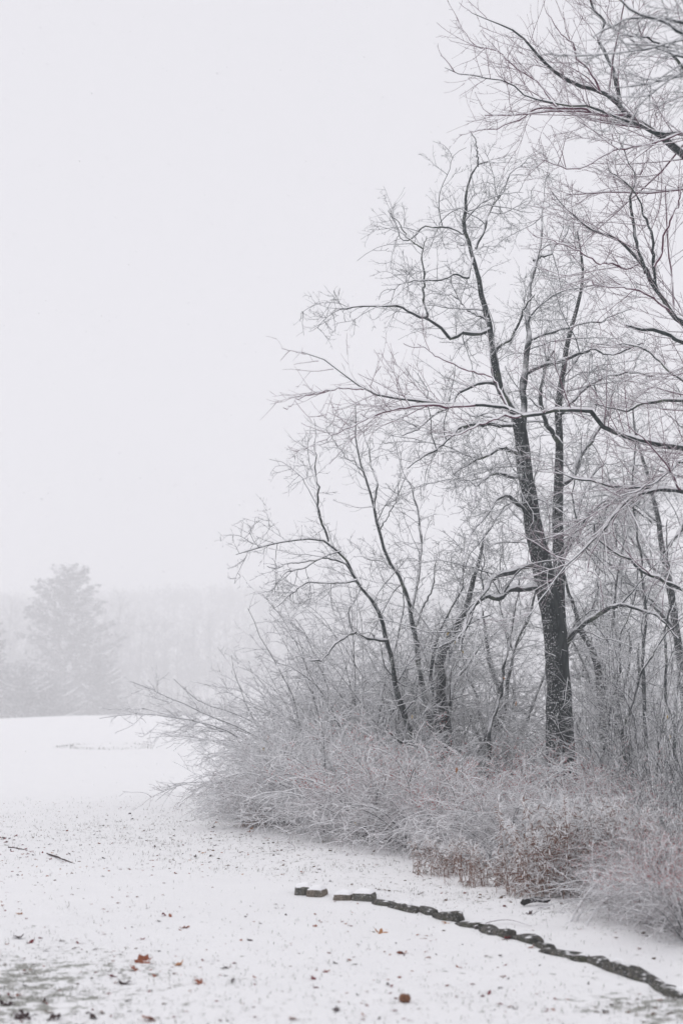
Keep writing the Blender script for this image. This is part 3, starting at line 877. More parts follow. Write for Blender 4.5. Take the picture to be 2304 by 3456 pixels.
# ------------------------------------------------------------------ dead brown weeds
def weed_parts(n, H, seed, rx=.3):
    global R
    keep = R
    R = np.random.default_rng(seed)
    az = R.random(n) * 6.28
    p0 = np.stack([R.normal(0, rx, n), R.normal(0, rx * .6, n), np.full(n, -.03)], -1)
    d = nrm(np.stack([R.normal(0, .16, n), R.normal(0, .16, n), np.ones(n)], -1))
    L = H * R.uniform(.55, 1.1, n)
    Pn = 9
    p = np.empty((n, Pn, 3))
    p[:, 0] = p0
    for k in range(1, Pn):
        d = nrm(d + np.stack([np.cos(az), np.sin(az), -1 + 0 * az], -1) * (.016 * k * k / 8) + R.normal(0, .03, (n, 3)))
        p[:, k] = p[:, k - 1] + d * (L / (Pn - 1))[:, None]
    r = np.full((n, 1), .0035) * np.linspace(1, .5, Pn)[None]
    V, q = tubes(p, r, 4)
    s = mesh_from('stems', V, q, M['weed'])
    # withered leaves hanging along the stems: narrow curled strips
    lf = spawn(p, r, 28, (.05, .14), (75, 20), .1, .95, None, 1, 4, .18, (0, 0, -1.3), .004)
    lr_ = np.full(lf[1].shape, .006) * np.array([.5, 1, .8, .15])[None]
    V, q = tubes(lf[0], lr_, 3)
    lv = mesh_from('withered_leaves', V, q, M['weed'])
    # seed plumes weighed down with snow
    pl = spawn(p, r, 13, (.05, .12), (50, 15), .74, 1.0, None, 1, 4, .15, (0, 0, -.3), .004)
    V, q = tubes(pl[0] + np.array([0, 0, .004]), np.maximum(pl[1], .0042), 3)
    pm = mesh_from('snowy_plumes', V, q, M['snow'])
    R = keep
    return s, lv, pm
WEED = [weed_parts(70, .80, 41, .26), weed_parts(45, .55, 42, .35)]
def weeds(k, px, d, s, label, rz=0):
    p = base(px, d)
    t = tag(empty('dead_weeds', p, rz, s), label, 'weeds', 'clumps of dead brown weeds')
    for nm, me in zip(('stems', 'withered_leaves', 'snowy_plumes'), WEED[k]):
        link(nm, me, t)['kind'] = 'stuff'
weeds(0, 1930, 12.2, 1.0, 'tallest clump of brown dead weeds with drooping snow-laden plumes')
weeds(0, 2040, 12.0, .9, 'brown dead weed clump beside the tallest one, toward the arching canes', 2)
weeds(0, 2140, 12.6, .85, 'brown dead weed clump farthest toward the frame edge, behind the arching canes', 3)
weeds(1, 1870, 13.2, 1.0, 'short brown dead weed clump behind the tallest clump', 2)
weeds(1, 1800, 12.4, .9, 'short brown dead weed clump right above the dark fallen log', 1)
weeds(1, 1640, 12.9, .75, 'short thin brown weed clump at the shrub foot, above the bending edging row', 3)
weeds(1, 1500, 13.6, .7, 'smallest low brown weed clump at the shrub foot, above the grey edging blocks', 4)
weeds(1, 880, 19.2, .75, 'low brown weed clump under the field-end tip of the thicket', 5)

# ------------------------------------------------------------------ edging row: blocks and stones
def stone_mesh(lx, ly, lz, seed, mat, rough=.16, n=4, mat2=None):
    rng = np.random.default_rng(seed)
    import bmesh
    bm = bmesh.new()
    bmesh.ops.create_cube(bm, size=1.0)
    bmesh.ops.subdivide_edges(bm, edges=bm.edges[:], cuts=3, use_grid_fill=True)
    off = rng.random(3) * 50
    for v in bm.verts:
        c = np.array(v.co)
        rr = np.linalg.norm(c)
        m_ = np.max(np.abs(c))
        k = 1 - .22 * max(0, (rr / max(m_, 1e-6)) - 1.0) * (1 + rough * 2)
        j = np.array([float(vnoise(np.array(c[0] * 3 + off[i]), np.array(c[1] * 3 + c[2] * 4 + off[(i + 1) % 3]), i)) for i in range(3)])
        v.co = ((c[0] * k + j[0] * rough) * lx, (c[1] * k + j[1] * rough) * ly, (c[2] * k + j[2] * rough * 1.2) * lz)
    me = bpy.data.meshes.new('stone')
    bm.to_mesh(me)
    bm.free()
    me.materials.append(mat)
    if mat2:
        me.materials.append(mat2)
        for pl in me.polygons:
            if pl.normal.x > .6 or pl.normal.y < -.75:
                pl.material_index = 1
    for pl in me.polygons:
        pl.use_smooth = rough > .1
    return me

def cap_mesh(lx, ly, seed):
    rng = np.random.default_rng(seed)
    n = 9
    u = np.linspace(-1, 1, n)
    X, Y = np.meshgrid(u, u)
    e = np.clip(1 - np.maximum(np.abs(X), np.abs(Y)) ** 4, 0, 1)
    Z = .022 * e + .012 * vnoise(X * 2 + seed, Y * 2, 3) * e - .006 * (1 - e)
    V = np.stack([X * lx * .49, Y * ly * .49, Z], -1).reshape(-1, 3)
    i = (np.arange(n - 1)[:, None] * n + np.arange(n - 1)[None]).ravel()
    return mesh_from('snow_cap', V, np.stack([i, i + 1, i + n + 1, i + n], -1), M['snow'])

def c3(x, y):
    return 900 + x * .8954, 2700 + y * .8954

# four squared blocks at the start of the row
for i, (x0, x1, yb, w, h, lab, m2) in enumerate([
    (102, 172, 361, .20, .075, 'squared grey edging block at the very start of the row, snow on top', None),
    (157, 220, 369, .17, .06, 'squared edging block with a paler brownish face, second in the row', M['block_end']),
    (256, 330, 380, .18, .045, 'low squared edging block standing alone after the gap, with snow on top', M['block_end']),
    (329, 410, 386, .22, .06, 'dark squared edging block just before the rough stones begin', None)]):
    a, b = G(*c3(x0, yb)), G(*c3(x1, yb + 3))
    L = float(np.linalg.norm((b - a)[:2]))
    ang = math.atan2(b[1] - a[1], b[0] - a[0])
    c = (a + b) / 2 + np.array([0, w / 2, 0])
    t = tag(empty('edging_block', (c[0], c[1], float(ground(c[0], c[1]))), ang), lab, 'edging block', 'squared blocks of the edging row')
    o = link('block', stone_mesh(L, w, h + .05, 60 + i, M['block'], .085, 4, m2), t)
    o.location = (0, 0, h / 2 - .025)
    cp = link('snow_cap', cap_mesh(L * .84, w * .86, 5 + i), t)
    cp.location = (0, .012, h - .004)

edg = tag(empty('stone_edging', tuple(G(*c3(870, 510)))), 'curving row of dark rough stones edging the lawn, lightly dusted with snow', 'edging')
pts_e = [c3(x, y) for x, y in [(410, 398), (500, 412), (570, 425), (640, 440), (720, 468), (800, 490), (880, 512), (960, 532), (1040, 560), (1130, 592), (1220, 618), (1300, 648), (1390, 674), (1470, 705), (1560, 745), (1660, 790)]]
path_e = smooth_path([G(*q_) for q_ in pts_e], 200)
se = np.concatenate([[0], np.cumsum(np.linalg.norm(np.diff(path_e, axis=0), axis=1))])
s, i = 0.0, 0
while s < se[-1] - .1:
    L = float(R.uniform(.18, .38))
    m_ = [np.interp(s + L / 2, se, path_e[:, k]) for k in range(3)]
    e0 = [np.interp(s, se, path_e[:, k]) for k in range(3)]
    e1 = [np.interp(s + L, se, path_e[:, k]) for k in range(3)]
    wd_, ht = float(R.uniform(.09, .14)), float(R.uniform(.034, .054))
    o = link('stone', stone_mesh(L * 1.16, wd_, ht + .07, 100 + i, M['stone'], .15), edg)
    gx, gy = m_[0] + R.normal(0, .02), m_[1] + wd_ * .4 + R.normal(0, .018)
    o.location = (gx - edg.location[0], gy - edg.location[1], max(float(ground(gx, gy)), float(ground(m_[0], m_[1] - .03))) + ht / 2 - .040 + R.uniform(-.010, .006) - edg.location[2])
    o.rotation_euler = (R.normal(0, .08), R.normal(0, .06), math.atan2(e1[1] - e0[1], e1[0] - e0[0]) + R.normal(0, .12))
    if R.random() < .25:
        cp = link('snow_cap', cap_mesh(L * R.uniform(.3, .6), wd_ * R.uniform(.35, .6), 40 + i), o)
        cp.location = (R.uniform(-.15, .15) * L, R.uniform(-.02, .05), (ht + .07) * .47)
    s += L * .98
    i += 1

# a dark fallen log at the foot of the weeds and a thin fallen stick
p = G(1800, 3062)
lg = tag(empty('fallen_log', tuple(p), .25), 'short dark fallen log lying at the foot of the brown weeds', 'log')
pa = smooth_path([(-.11, 0, .03), (0, .01, .05), (.10, .0, .045), (.15, .03, .05)], 12)
V, q = tubes(pa[None], np.interp(np.linspace(0, 1, 12), [0, .06, .9, 1], [.005, .021, .018, .004])[None], 10, .35)
M['log'] = snowy('wet dark log', (0.012, 0.014, 0.015), (0.04, 0.038, 0.036), 0.8, 1.1, 1.2, 22)
link('wood', mesh_from('wood', V, q, M['log']), lg)
p = G(1640, 3130)
sk_ = tag(empty('fallen_stick', tuple(p)), 'thin curved fallen stick lying behind the edging stones', 'stick')
pa = np.array([G(1600, 3140) + (0, 0, .02), G(1660, 3124) + (0, 0, .03), G(1720, 3120) + (0, 0, .03), G(1790, 3134) + (0, 0, .015)])
pa = smooth_path(pa, 16) - p
V, q = tubes(pa[None], np.linspace(.006, .003, 16)[None], 6, .1)
link('wood', mesh_from('wood', V, q, M['redtwig']), sk_)

# ------------------------------------------------------------------ fallen leaves
def leaf_mesh(kind, mat, seed):
    rng = np.random.default_rng(seed)
    n = 22
    t = np.linspace(0, 2 * math.pi, n, endpoint=False)
    if kind == 'oak':
        r = .30 + .20 * np.abs(np.cos(t * 3.5 + .2)) ** 1.6 + .06 * np.cos(t)
        x, y = r * np.cos(t) * 1.25, r * np.sin(t)
    elif kind == 'maple':
        r = .22 + .30 * np.abs(np.cos(t * 2.5)) ** 2.2
        x, y = r * np.cos(t), r * np.sin(t)
    else:
        x, y = .5 * np.cos(t), .24 * np.sin(t) * (1 - .25 * np.cos(t))
    cu = rng.uniform(.5, 1.1)
    ph = rng.random() * 6.28
    def lift(x, y):
        return cu * (.55 * y * y + .45 * x * x) + .07 * np.sin(x * 9 + ph) + .06 * np.cos(y * 11 + ph)
    xi, yi = x * .5, y * .5
    V = np.concatenate([[[0, 0, lift(0, 0)]], np.stack([xi, yi, lift(xi, yi)], -1), np.stack([x, y, lift(x, y)], -1),
                        [[-.5, .012, .1], [-.5, -.012, .1], [-.78, -.008, .02], [-.78, .008, .02]]])
    F3 = []
    for k in range(n):
        k2 = (k + 1) % n
        F3 += [(0, 1 + k, 1 + k2), (1 + k, 1 + n + k, 1 + n + k2), (1 + k, 1 + n + k2, 1 + k2)]
    b = 1 + 2 * n
    F3 += [(b, b + 1, b + 2), (b, b + 2, b + 3)]
    me = mesh_from('leaf', V, np.array(F3), mat)
    return me
LM = {}
for kd in ('oak', 'maple', 'oval'):
    for mt in ('rust', 'orange', 'red', 'dark', 'yellow'):
        LM[kd, mt] = [leaf_mesh(kd, M['leaf_' + mt], hash_) for hash_ in (1, 2)]

def put_leaf(px, py, size_px, kd, mt, label=None, group=None, loc=None):
    p = G(px, py) if loc is None else loc
    s = size_px * p[1] / F if loc is None else size_px
    o = link('fallen_leaf', LM[kd, mt][random.randrange(2)])
    o.scale = (s, s, s)
    o.location = (p[0], p[1], p[2] + .02 * s)
    o.rotation_euler = (random.uniform(-.5, .5), random.uniform(-.5, .5), random.uniform(0, 6.28))
    return tag(o, label, 'leaf', group)

for a in [
    (480, 3245, 54, 'oak', 'rust', 'largest rust-brown lobed leaf on the open lawn'),
    (458, 3278, 36, 'oak', 'rust', 'rust leaf lying just in front of the largest rust-brown leaf'),
    (601, 3259, 46, 'maple', 'orange', 'pale orange pointed leaf beside the largest rust-brown leaf'),
    (381, 3302, 34, 'maple', 'red', 'dark red leaf lying near the blackened curled leaf on the lawn'),
    (425, 3322, 48, 'oval', 'dark', 'blackened curled leaf in front of the dark red one'),
    (678, 3322, 46, 'oak', 'rust', 'brown lobed leaf alone on the lower lawn, in front of the pale orange one'),
    (623, 3137, 38, 'maple', 'rust', 'bright rust pointed leaf alone in the middle of the lawn'),
    (66, 3087, 26, 'maple', 'orange', 'small orange leaf at the lawn edge far from the thicket'),
    (62, 3167, 40, 'oval', 'dark', 'blackened leaf at the start of the thin-snow grass patch'),
    (759, 3271, 34, 'oval', 'dark', 'long blackened leaf on the lower lawn, farther of the dark pair'),
    (785, 3312, 26, 'oval', 'dark', 'short blackened leaf on the lower lawn, nearer of the dark pair'),
    (81, 3438, 58, 'oak', 'dark', 'large dark brown leaf in the grassy bottom corner'),
    (176, 3445, 56, 'oak', 'dark', 'dark brown leaf beside the large one in the bottom corner'),
    (315, 3434, 44, 'oval', 'dark', 'curled dark leaf at the bottom edge, apart from the corner pair'),
    (506, 3448, 62, 'maple', 'rust', 'rust leaf cut by the bottom edge of the view'),
    (29, 3394, 48, 'oak', 'dark', 'dark leaf farthest into the grassy corner'),
    (150, 3378, 32, 'oval', 'dark', 'small blackened leaf within the thin-snow grass patch'),
    (1285, 3152, 50, 'maple', 'orange', 'big pale orange star-shaped leaf on the lawn below the edging row'),
    (1504, 3117, 32, 'maple', 'orange', 'small orange leaf leaning against the edging stones'),
    (1355, 3219, 44, 'oval', 'rust', 'curled rust leaf below the big orange star-shaped one'),
    (1710, 3172, 44, 'oak', 'red', 'deep red lobed leaf resting against the middle edging stones'),
    (1791, 3202, 24, 'oval', 'rust', 'small rust leaf touching the edging stones past the deep red leaf'),
    (1549, 3268, 26, 'oval', 'rust', 'small curled rust leaf midway between the brown ball and the edging'),
    (1185, 3129, 26, 'oval', 'red', 'small dark red leaf below the squared edging blocks'),
    (1063, 3129, 30, 'oval', 'rust', 'small rust leaf on the lawn left of the dark red one under the blocks'),
    (1133, 3415, 34, 'oak', 'dark', 'dark leaf near the bottom edge, beside the round brown ball'),
    (1056, 3309, 30, 'maple', 'red', 'red leaf on the lower lawn, farther than the dark leaf by the ball'),
    (1100, 3280, 26, 'oval', 'rust', 'small rust leaf just above the red leaf on the lower lawn'),
    (1661, 3417, 24, 'oval', 'dark', 'nearest of three dark leaves between the ball and the edging'),
    (1737, 3408, 22, 'oval', 'dark', 'dark leaf closest to the edging of the three below it'),
    (1686, 3393, 22, 'oval', 'red', 'reddest of three dark leaves between the ball and the edging'),
    (1983, 3322, 24, 'oval', 'dark', 'dark leaf on the lawn close to the near end of the edging'),
    (2042, 3413, 28, 'oval', 'dark', 'dark leaf at the edge of the near grassy patch by the edging'),
    (1782, 3087, 34, 'oak', 'dark', 'dark brown leaf standing up behind the edging, near the fallen log'),
]:
    put_leaf(*a[:5], a[5], 'single fallen leaves on the snow')
for px, py, s in [(18, 3078, 18), (766, 3296, 22), (62, 3366, 40), (293, 3421, 26), (1067, 3334, 20), (1129, 3250, 22), (788, 3073, 24), (964, 3097, 24),
                  (554, 3091, 28), (575, 3092, 22), (810, 3176, 24), (845, 3178, 22), (1276, 3440, 20), (1330, 3411, 22), (1357, 3440, 22), (1486, 3149, 18),
                  (1316, 3229, 22), (1097, 3283, 22), (1594, 3325, 22), (1648, 3355, 22), (1701, 3296, 20), (700, 3210, 22), (540, 3216, 20), (320, 3205, 22), (265, 3188, 26), (105, 3186, 30), (480, 3170, 20)]:
    put_leaf(px, py, s, 'oval', random.choice(('red', 'red', 'dark', 'rust')), 'small curled red-brown leaf scattered on the open snowy lawn', 'small scattered leaves on the lawn')
for k in range(165):
    u = random.random()
    px, py = random.uniform(0, 1900), 2960 + 490 * u
    if px > 1000 + (py - 3000) * 3.2:
        continue
    put_leaf(px, py, random.uniform(9, 20) * (.6 + .6 * u), 'oval', random.choice(('red', 'red', 'dark', 'rust')), 'small curled red-brown leaf scattered on the open snowy lawn', 'small scattered leaves on the lawn')
for k in range(70):
    px, py = random.uniform(0, 1000), random.uniform(2760, 2960)
    if px > 600 + (py - 2700) * 2:
        continue
    put_leaf(px, py, random.uniform(7, 15), random.choice(('oval', 'maple')), random.choice(('dark', 'dark', 'orange', 'rust')), 'small brown leaf among the grass specks beyond the lawn swell', 'small brown leaves beyond the lawn swell')
for px, py, s in [(850, 2800, 18), (845, 2812, 24), (435, 2749, 20), (660, 2892, 18), (705, 2913, 18), (350, 2898, 16), (1020, 2944, 18)]:
    put_leaf(px, py, s, 'maple', random.choice(('dark', 'rust', 'orange')), 'small brown leaf among the grass specks beyond the lawn swell', 'small brown leaves beyond the lawn swell')

# bare dark sticks showing on the lawn swell
for k, (x0, y0, x1, y1, lab) in enumerate([(30, 2862, 95, 2872, 'short dark stick half buried in snow at the lawn swell, farthest from the thicket'), (160, 2885, 255, 2918, 'longer dark stick half buried in snow at the lawn swell, nearer the thicket')]):
    a, b = G(x0, y0), G(x1, y1)
    t = tag(empty('buried_stick', tuple(a)), lab, 'stick', 'sticks half buried on the lawn')
    pa = smooth_path([(0, 0, .005), (b - a) * .35 + (0, 0.012, .004), (b - a) * .7 + (0, -.01, .006), (b - a) + (0, 0, .0)], 12)
    V, q = tubes(pa[None], np.linspace(.010, .003, 12)[None], 7, .4)
    link('wood', mesh_from('wood', V, q, M['leaf_dark']), t)

for k in range(26):
    x0, y0, w_ = random.choice([(62, 2868, 50), (205, 2902, 60), (25, 2832, 35), (120, 2880, 60)])
    put_leaf(x0 + random.gauss(0, w_ * .6), y0 + random.gauss(0, 7), random.uniform(10, 20), 'oval', random.choice(('red', 'red', 'dark')), 'small dark red leaf caught along the lawn swell by the half buried sticks', 'dark red leaves at the lawn swell')

# round brown ball on the lawn
p = G(1366, 3384)
me = stone_mesh(.062, .062, .058, 9, M['ball'], .02)
for v in me.vertices:
    c = v.co.normalized()
    v.co = c * .030 * (1 + .14 * math.sin(c.x * 6 + 1) * math.cos(c.y * 5) + .05 * math.sin(c.z * 11))
for pl in me.polygons:
    pl.use_smooth = True
o = tag(link('seed_ball', me), 'round brown seed ball lying alone on the lower lawn', 'seed ball')
o.location = (p[0], p[1], p[2] + .022)

# ------------------------------------------------------------------ grass showing through the snow, litter
def blades(n, box, size, name, mat, dens, seed, flat=False):
    rng = np.random.default_rng(seed)
    x = rng.uniform(box[0], box[1], n * 6)
    y = rng.uniform(box[2], box[3], n * 6)
    w = dens(x, y)
    cl = .35 + 1.3 * np.clip(vnoise(x * 5, y * 5, 21) + .32 + .9 * vnoise(x * 1.1, y * 1.1, 22), 0, 1) ** 2.5
    inside = np.abs(x) < .27 * y + .8
    keep = (rng.random(len(x)) < w * cl) & inside
    x, y = x[keep][:n], y[keep][:n]
    z = ground(x, y)
    h = rng.uniform(*size, len(x))
    az = rng.random(len(x)) * 6.28
    tl = rng.uniform(.3, 1.3, len(x)) if not flat else rng.uniform(1.1, 1.5, len(x))
    d = np.stack([np.cos(az) * np.sin(tl), np.sin(az) * np.sin(tl), np.cos(tl)], -1)
    sd2 = np.stack([-np.sin(az), np.cos(az), 0 * az], -1) * (h * (.04 if not flat else .28))[:, None]
    b = np.stack([x, y, z - .006], -1)
    m_ = b + d * h[:, None] * .55
    tp = b + d * h[:, None] - np.array([0, 0, .18]) * h[:, None]
    V = np.stack([b - sd2, b + sd2, m_ + sd2 * .8, m_ - sd2 * .8, tp], 1)
    i = np.arange(len(x))[:, None, None] * 5
    q = (i + np.array([(0, 1, 2), (0, 2, 3), (3, 2, 4)])[None]).reshape(-1, 3)
    print(name, len(x))
    tag(link(name, mesh_from(name, V.reshape(-1, 3), q, mat, False)), kind='stuff')
blades(34000, (-3.5, 3.5, 6, 14), (.018, .048), 'grass_blades', M['grass'], lambda x, y: .02 + .75 * thin_at(x, y), 3)
blades(14000, (-6, 2, 13.5, 26), (.025, .06), 'grass_blades', M['grass'], lambda x, y: .04 + 2.6 * thin_at(x, y) + .05 * (vnoise(x * .4, y * .4, 8) > .1), 4)
blades(2600, (-4, 4, 7, 22), (.02, .06), 'leaf_litter', M['litter'], lambda x, y: .03 + 2.4 * np.clip(thin_at(x, y) - .10 - .40 * sst(12.5, 7.0, y), 0, .5), 5, True)
blades(2200, (-6, 3, 7, 24), (.02, .05), 'leaf_litter', M['leaf_bits'], lambda x, y: 1.3 * (vnoise(x * .8, y * .8, 31) + .5), 7, True)
blades(2500, (-11, -6, 48, 55), (.06, .15), 'grass_blades', M['grass'], lambda x, y: 1.0 * np.exp(-((np.hypot((x + 8.4) / 1.5, (y - 51.5) / 1.8) - 1) / .16) ** 2) * (y < 53), 6)

# ------------------------------------------------------------------ far side of the field: pine, bare trees, wooded hill
def pine(px, d, top, halfw, label, name='pine_tree', seed=51):
    rng = np.random.default_rng(seed)
    x = P(px, YH, d)[0]
    gz = float(ground(x, d))
    ztop = P(px, top, d)[2]
    H = ztop - gz
    wpx = halfw * d / F
    t = tag(empty(name, (x, d, gz)), label, 'tree')
    z = np.linspace(0, H * .97, 20)
    pa = np.stack([.1 * np.sin(z * .3), 0 * z, z], -1)
    V, q = tubes(pa[None], np.linspace(.38, .05, 20)[None] * H / 20, 9, .05)
    link('trunk', mesh_from('trunk', V, q, M['trunk']), t)
    bp, br, pads = [], [], []
    nw = 26
    for w in range(nw):
        f = .08 + .90 * (w / (nw - 1)) ** 0.95
        prof = min(1.0, (1.03 - f) ** .56 * 1.28) * (.92 + .2 * rng.random())
        for k in range(rng.integers(6, 9)):
            az = rng.random() * 6.28
            L = wpx * prof * rng.uniform(.65, 1.12)
            up = .05 + .45 * f
            e = [np.array([math.cos(az) * L * s_, math.sin(az) * L * s_, f * H + L * (up * s_ - .10 * math.sin(s_ * 3.1))]) for s_ in (0, .35, .7, 1)]
            pth = smooth_path(e, 7)
            bp.append(pth)
            br.append(np.linspace(.07, .02, 7))
            m_ = int(8 + 62 * (L / wpx) ** 1.6)
            u = rng.random(m_) ** .7
            i0 = np.minimum((u * 6).astype(int), 5)
            c = pth[i0] + (pth[i0 + 1] - pth[i0]) * (u * 6 - i0)[:, None]
            c = c + rng.normal(0, 1, (m_, 3)) * np.array([.42, .42, .16]) * (.6 + .6 * prof) * (H / 24)
            pads.append(c)
    V, q = tubes(np.array(bp), np.array(br), 4)
    link('boughs', mesh_from('boughs', V, q, M['limb']), t)['kind'] = 'stuff'
    sel = rng.random(len(bp)) < (.28 if px == 218 else .12)
    sp_ = np.array(bp)[sel][:, 2:] + np.array([0, 0, .22])
    V, q = tubes(sp_, np.array([.2, .5, .65, .5, .12])[None] * rng.uniform(.4, 1.25, (len(sp_), 1)) * H / 30, 6, .3)
    link('snow', mesh_from('snow', V, q, M['snow']), t)['kind'] = 'stuff'
    c = np.concatenate(pads)
    n = len(c)
    # each pad: a few crossing narrow needle sprays
    tp = []
    for k in range(3):
        a = nrm(rng.normal(0, 1, (n, 3)) * np.array([1, 1, .35]))
        bb = nrm(np.cross(a, nrm(rng.normal(0, .5, (n, 3)) + np.array([0, 0, 1]))))
        s1 = rng.uniform(.3, .62, (n, 1)) * H / 24
        s2 = s1 * .32
        cc = c + rng.normal(0, .12, (n, 3))
        tp.append(np.stack([cc - a * s1, cc + bb * s2, cc + a * s1, cc - bb * s2], 1))
    V = np.concatenate(tp).reshape(-1, 3)
    q = np.arange(len(V)).reshape(-1, 4)
    link('crown', mesh_from('crown', V, q, M['needle'], False), t)['kind'] = 'stuff'

pine(218, 420, 1915, 168, 'tall hazy snow-dusted pine with layered boughs standing beyond the field')
pine(-62, 350, 2100, 125, 'shorter hazy evergreen cut by the frame edge beyond the field', seed=52)
pine(75, 330, 2250, 130, 'low dark hazy evergreen between the tall pine and the frame edge', 'fir_tree', 53)
pine(330, 385, 2215, 105, 'low hazy evergreen close against the tall pine, toward the thicket', 'fir_tree', 54)
pine(168, 335, 2290, 120, 'lowest hazy evergreen directly before the tall pine', 'fir_tree', 57)

def far_tree_parts(seed, dens=(1.2, 2.0, 2.6), k=1.0, mat='farwood'):
    global R
    keep = R
    R = np.random.default_rng(seed)
    z = np.linspace(0, 15, 26)
    tr = np.stack([.3 * np.sin(z * .25 + seed), .3 * np.cos(z * .3), z], -1)
    rr = np.linspace(.26, .04, 26) * k
    a = spawn(tr[None], rr[None], dens[0] * 2.2, (2.5, 6), (40, 12), .18, .98, None, .5, 10, .10, (0, 0, .35), .05 * k)
    b = spawn(*a, dens[1], (.8, 2.6), (42, 14), .1, 1, None, .5, 7, .12, (0, 0, .2), .022 * k)
    c = spawn(*b, dens[2], (.4, 1.1), (42, 14), .1, 1, None, .6, 4, .12, (0, 0, .1), .016 * k)
    V, q = tubes(tr[None], rr[None], 8)
    t = mesh_from('trunk', V, q, M['trunk'])
    V, q = merge([tubes(*a, 4), tubes(*b, 3), tubes(*c, 3)])
    kk = mesh_from('crown', V, q, M[mat])
    R = keep
    print('far', len(a[0]), len(b[0]), len(c[0]))
    return t, kk
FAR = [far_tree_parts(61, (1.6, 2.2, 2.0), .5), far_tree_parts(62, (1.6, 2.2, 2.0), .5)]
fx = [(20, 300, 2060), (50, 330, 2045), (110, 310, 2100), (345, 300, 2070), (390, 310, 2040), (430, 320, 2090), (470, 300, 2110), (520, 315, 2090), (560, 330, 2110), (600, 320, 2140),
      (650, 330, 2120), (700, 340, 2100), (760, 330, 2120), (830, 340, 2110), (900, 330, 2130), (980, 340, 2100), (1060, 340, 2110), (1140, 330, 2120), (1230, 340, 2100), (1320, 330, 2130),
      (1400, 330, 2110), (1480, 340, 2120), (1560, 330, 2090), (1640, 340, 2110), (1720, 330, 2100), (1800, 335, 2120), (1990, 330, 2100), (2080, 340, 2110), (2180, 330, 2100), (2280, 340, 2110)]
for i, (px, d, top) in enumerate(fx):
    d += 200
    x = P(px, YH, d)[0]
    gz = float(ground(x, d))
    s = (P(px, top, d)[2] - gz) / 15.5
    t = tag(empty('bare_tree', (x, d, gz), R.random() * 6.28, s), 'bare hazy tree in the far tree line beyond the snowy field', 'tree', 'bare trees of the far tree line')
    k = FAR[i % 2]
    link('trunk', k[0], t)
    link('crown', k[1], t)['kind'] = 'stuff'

def far_bushes():
    # low snowy scrub along the foot of the far trees
    rng = np.random.default_rng(71)
    c = []
    for px in np.linspace(-60, 1250, 42):
        d = 415 + rng.normal(0, 8)
        x = P(px, YH, d)[0]
        h = rng.uniform(5.0, 11.0) if px < 620 else rng.uniform(4.0, 7.0)
        m_ = 380
        v = nrm(rng.normal(0, 1, (m_, 3))) * (rng.random((m_, 1)) ** .4) * np.array([h * .62, h * .5, h * .62])
        c.append(v + np.array([x, d, float(ground(x, d)) + h * .5]))
    c = np.concatenate(c)
    n = len(c)
    a = nrm(rng.normal(0, 1, (n, 3)))
    b = nrm(np.cross(a, rng.normal(0, 1, (n, 3))))
    s = rng.uniform(.25, .7, (n, 1))
    V = np.stack([c - a * s, c + b * s * .3, c + a * s, c - b * s * .3], 1).reshape(-1, 3)
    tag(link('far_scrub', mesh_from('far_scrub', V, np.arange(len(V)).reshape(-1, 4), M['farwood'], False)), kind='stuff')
far_bushes()

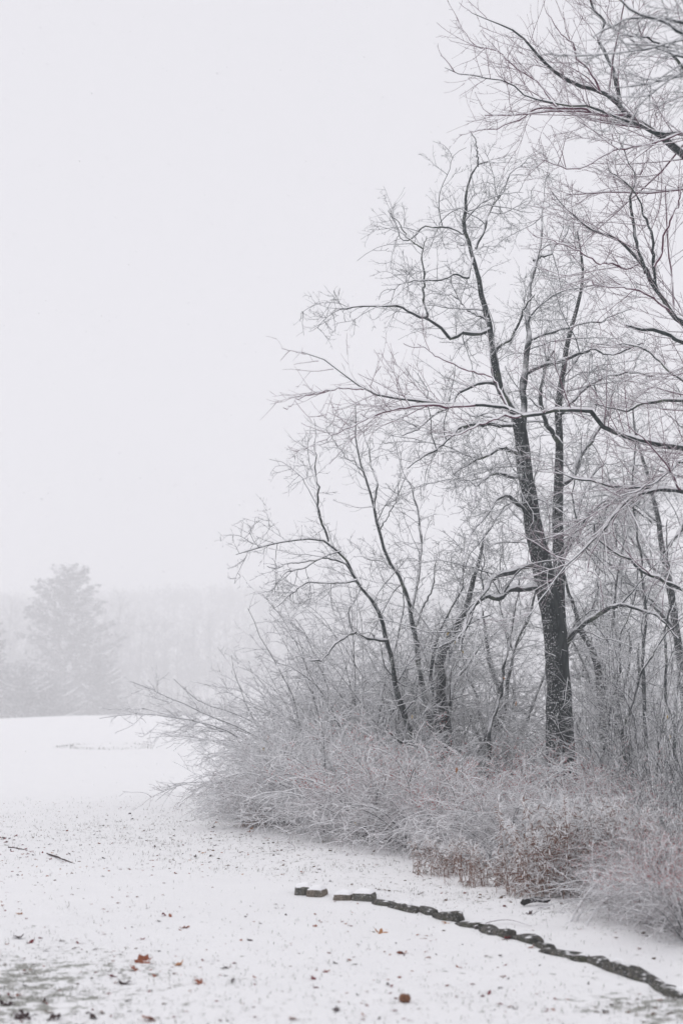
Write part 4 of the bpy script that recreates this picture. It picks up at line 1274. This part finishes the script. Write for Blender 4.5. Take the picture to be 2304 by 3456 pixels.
def far_wood():
    # the wooded hill: a mass of thin bare crowns
    rng = np.random.default_rng(72)
    n = 3400
    y = rng.uniform(560, 960, n)
    x = rng.uniform(-.30, .32, n) * y
    z = ground(x, y)
    h = rng.uniform(13, 20, n)
    az = rng.random(n) * 6.28
    pp, rr = [], []
    tt = np.linspace(0, 1, 4)
    st_ = np.stack([x[:, None] + rng.normal(0, .3, (n, 4)), y[:, None] + 0 * tt, z[:, None] + h[:, None] * tt], -1)
    V0_ = tubes(st_, np.full((n, 4), .16) * np.array([1, .8, .5, .2]), 3)
    m_ = 13
    c = np.repeat(st_[:, 2], m_, 0) + rng.normal(0, 1, (n * m_, 3)) * np.array([1.7, 1.7, 2.6]) + np.array([0, 0, -.5])
    a = nrm(rng.normal(0, 1, (n * m_, 3)) + np.array([0, 0, .9]))
    b = nrm(np.cross(a, rng.normal(0, 1, (n * m_, 3))))
    s = rng.uniform(1.5, 3.4, (n * m_, 1))
    V1_ = np.stack([c - a * s, c + b * .3, c + a * s, c - b * .3], 1).reshape(-1, 3)
    V, q = merge([V0_, (V1_, np.arange(len(V1_)).reshape(-1, 4))])
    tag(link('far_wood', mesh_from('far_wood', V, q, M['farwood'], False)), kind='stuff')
far_wood()

# ------------------------------------------------------------------ leaves still hanging in the shrubs
for px, py, d in [(1740, 2375, 17.5), (905, 2490, 21), (1540, 2600, 14.8), (890, 2530, 20.5), (1510, 2140, 18.5), (1560, 2200, 18.6), (1535, 2170, 18.4), (1760, 2960, 12.3), (2260, 2490, 15), (2250, 2420, 15.5), (1200, 2780, 16), (1700, 2290, 19), (2030, 3010, 11.6), (1390, 2420, 19)]:
    p = P(px, py, d)
    o = link('hanging_leaf', LM[random.choice((('oval', 'yellow'), ('oval', 'orange')))][random.randrange(2)])
    s = random.uniform(.04, .07)
    o.scale = (s, s, s)
    o.location = tuple(p)
    o.rotation_euler = (random.uniform(-1, 1), 1.3 + random.uniform(-.4, .4), random.uniform(0, 6.28))
    tag(o, 'single withered yellow leaf still hanging on a snowy twig', 'leaf', 'withered leaves still hanging in the thicket')

# ------------------------------------------------------------------ falling snow
def falling():
    rng = np.random.default_rng(81)
    def box(n, y0, y1):
        y = (rng.uniform(y0 ** 3, y1 ** 3, n)) ** (1 / 3)
        return np.stack([rng.uniform(-.30, .30, n) * y + rng.normal(0, .5, n), y, rng.uniform(0, 1, n) * (.55 * y + 2.5)], -1)
    c = np.concatenate([box(16000, 5, 34), box(22000, 34, 150)])
    c = c[c[:, 2] > ground(c[:, 0], c[:, 1]) + .03]
    r = rng.uniform(.003, .0085, len(c)) * np.where(c[:, 1] > 34, 3.4, 1.0)
    o = np.array([(1, 1, 1), (-1, -1, 1), (-1, 1, -1), (1, -1, -1)]) * .62
    o = nrm(rng.normal(0, .5, (len(c), 4, 3)) + o[None])
    V = c[:, None, :] + o * r[:, None, None]
    q = (np.arange(len(c))[:, None, None] * 4 + np.array([(0, 1, 2), (0, 3, 1), (0, 2, 3), (1, 3, 2)])[None]).reshape(-1, 3)
    tag(link('falling_snow', mesh_from('falling_snow', V.reshape(-1, 3), q, M['flake'], False)), kind='stuff')
falling()
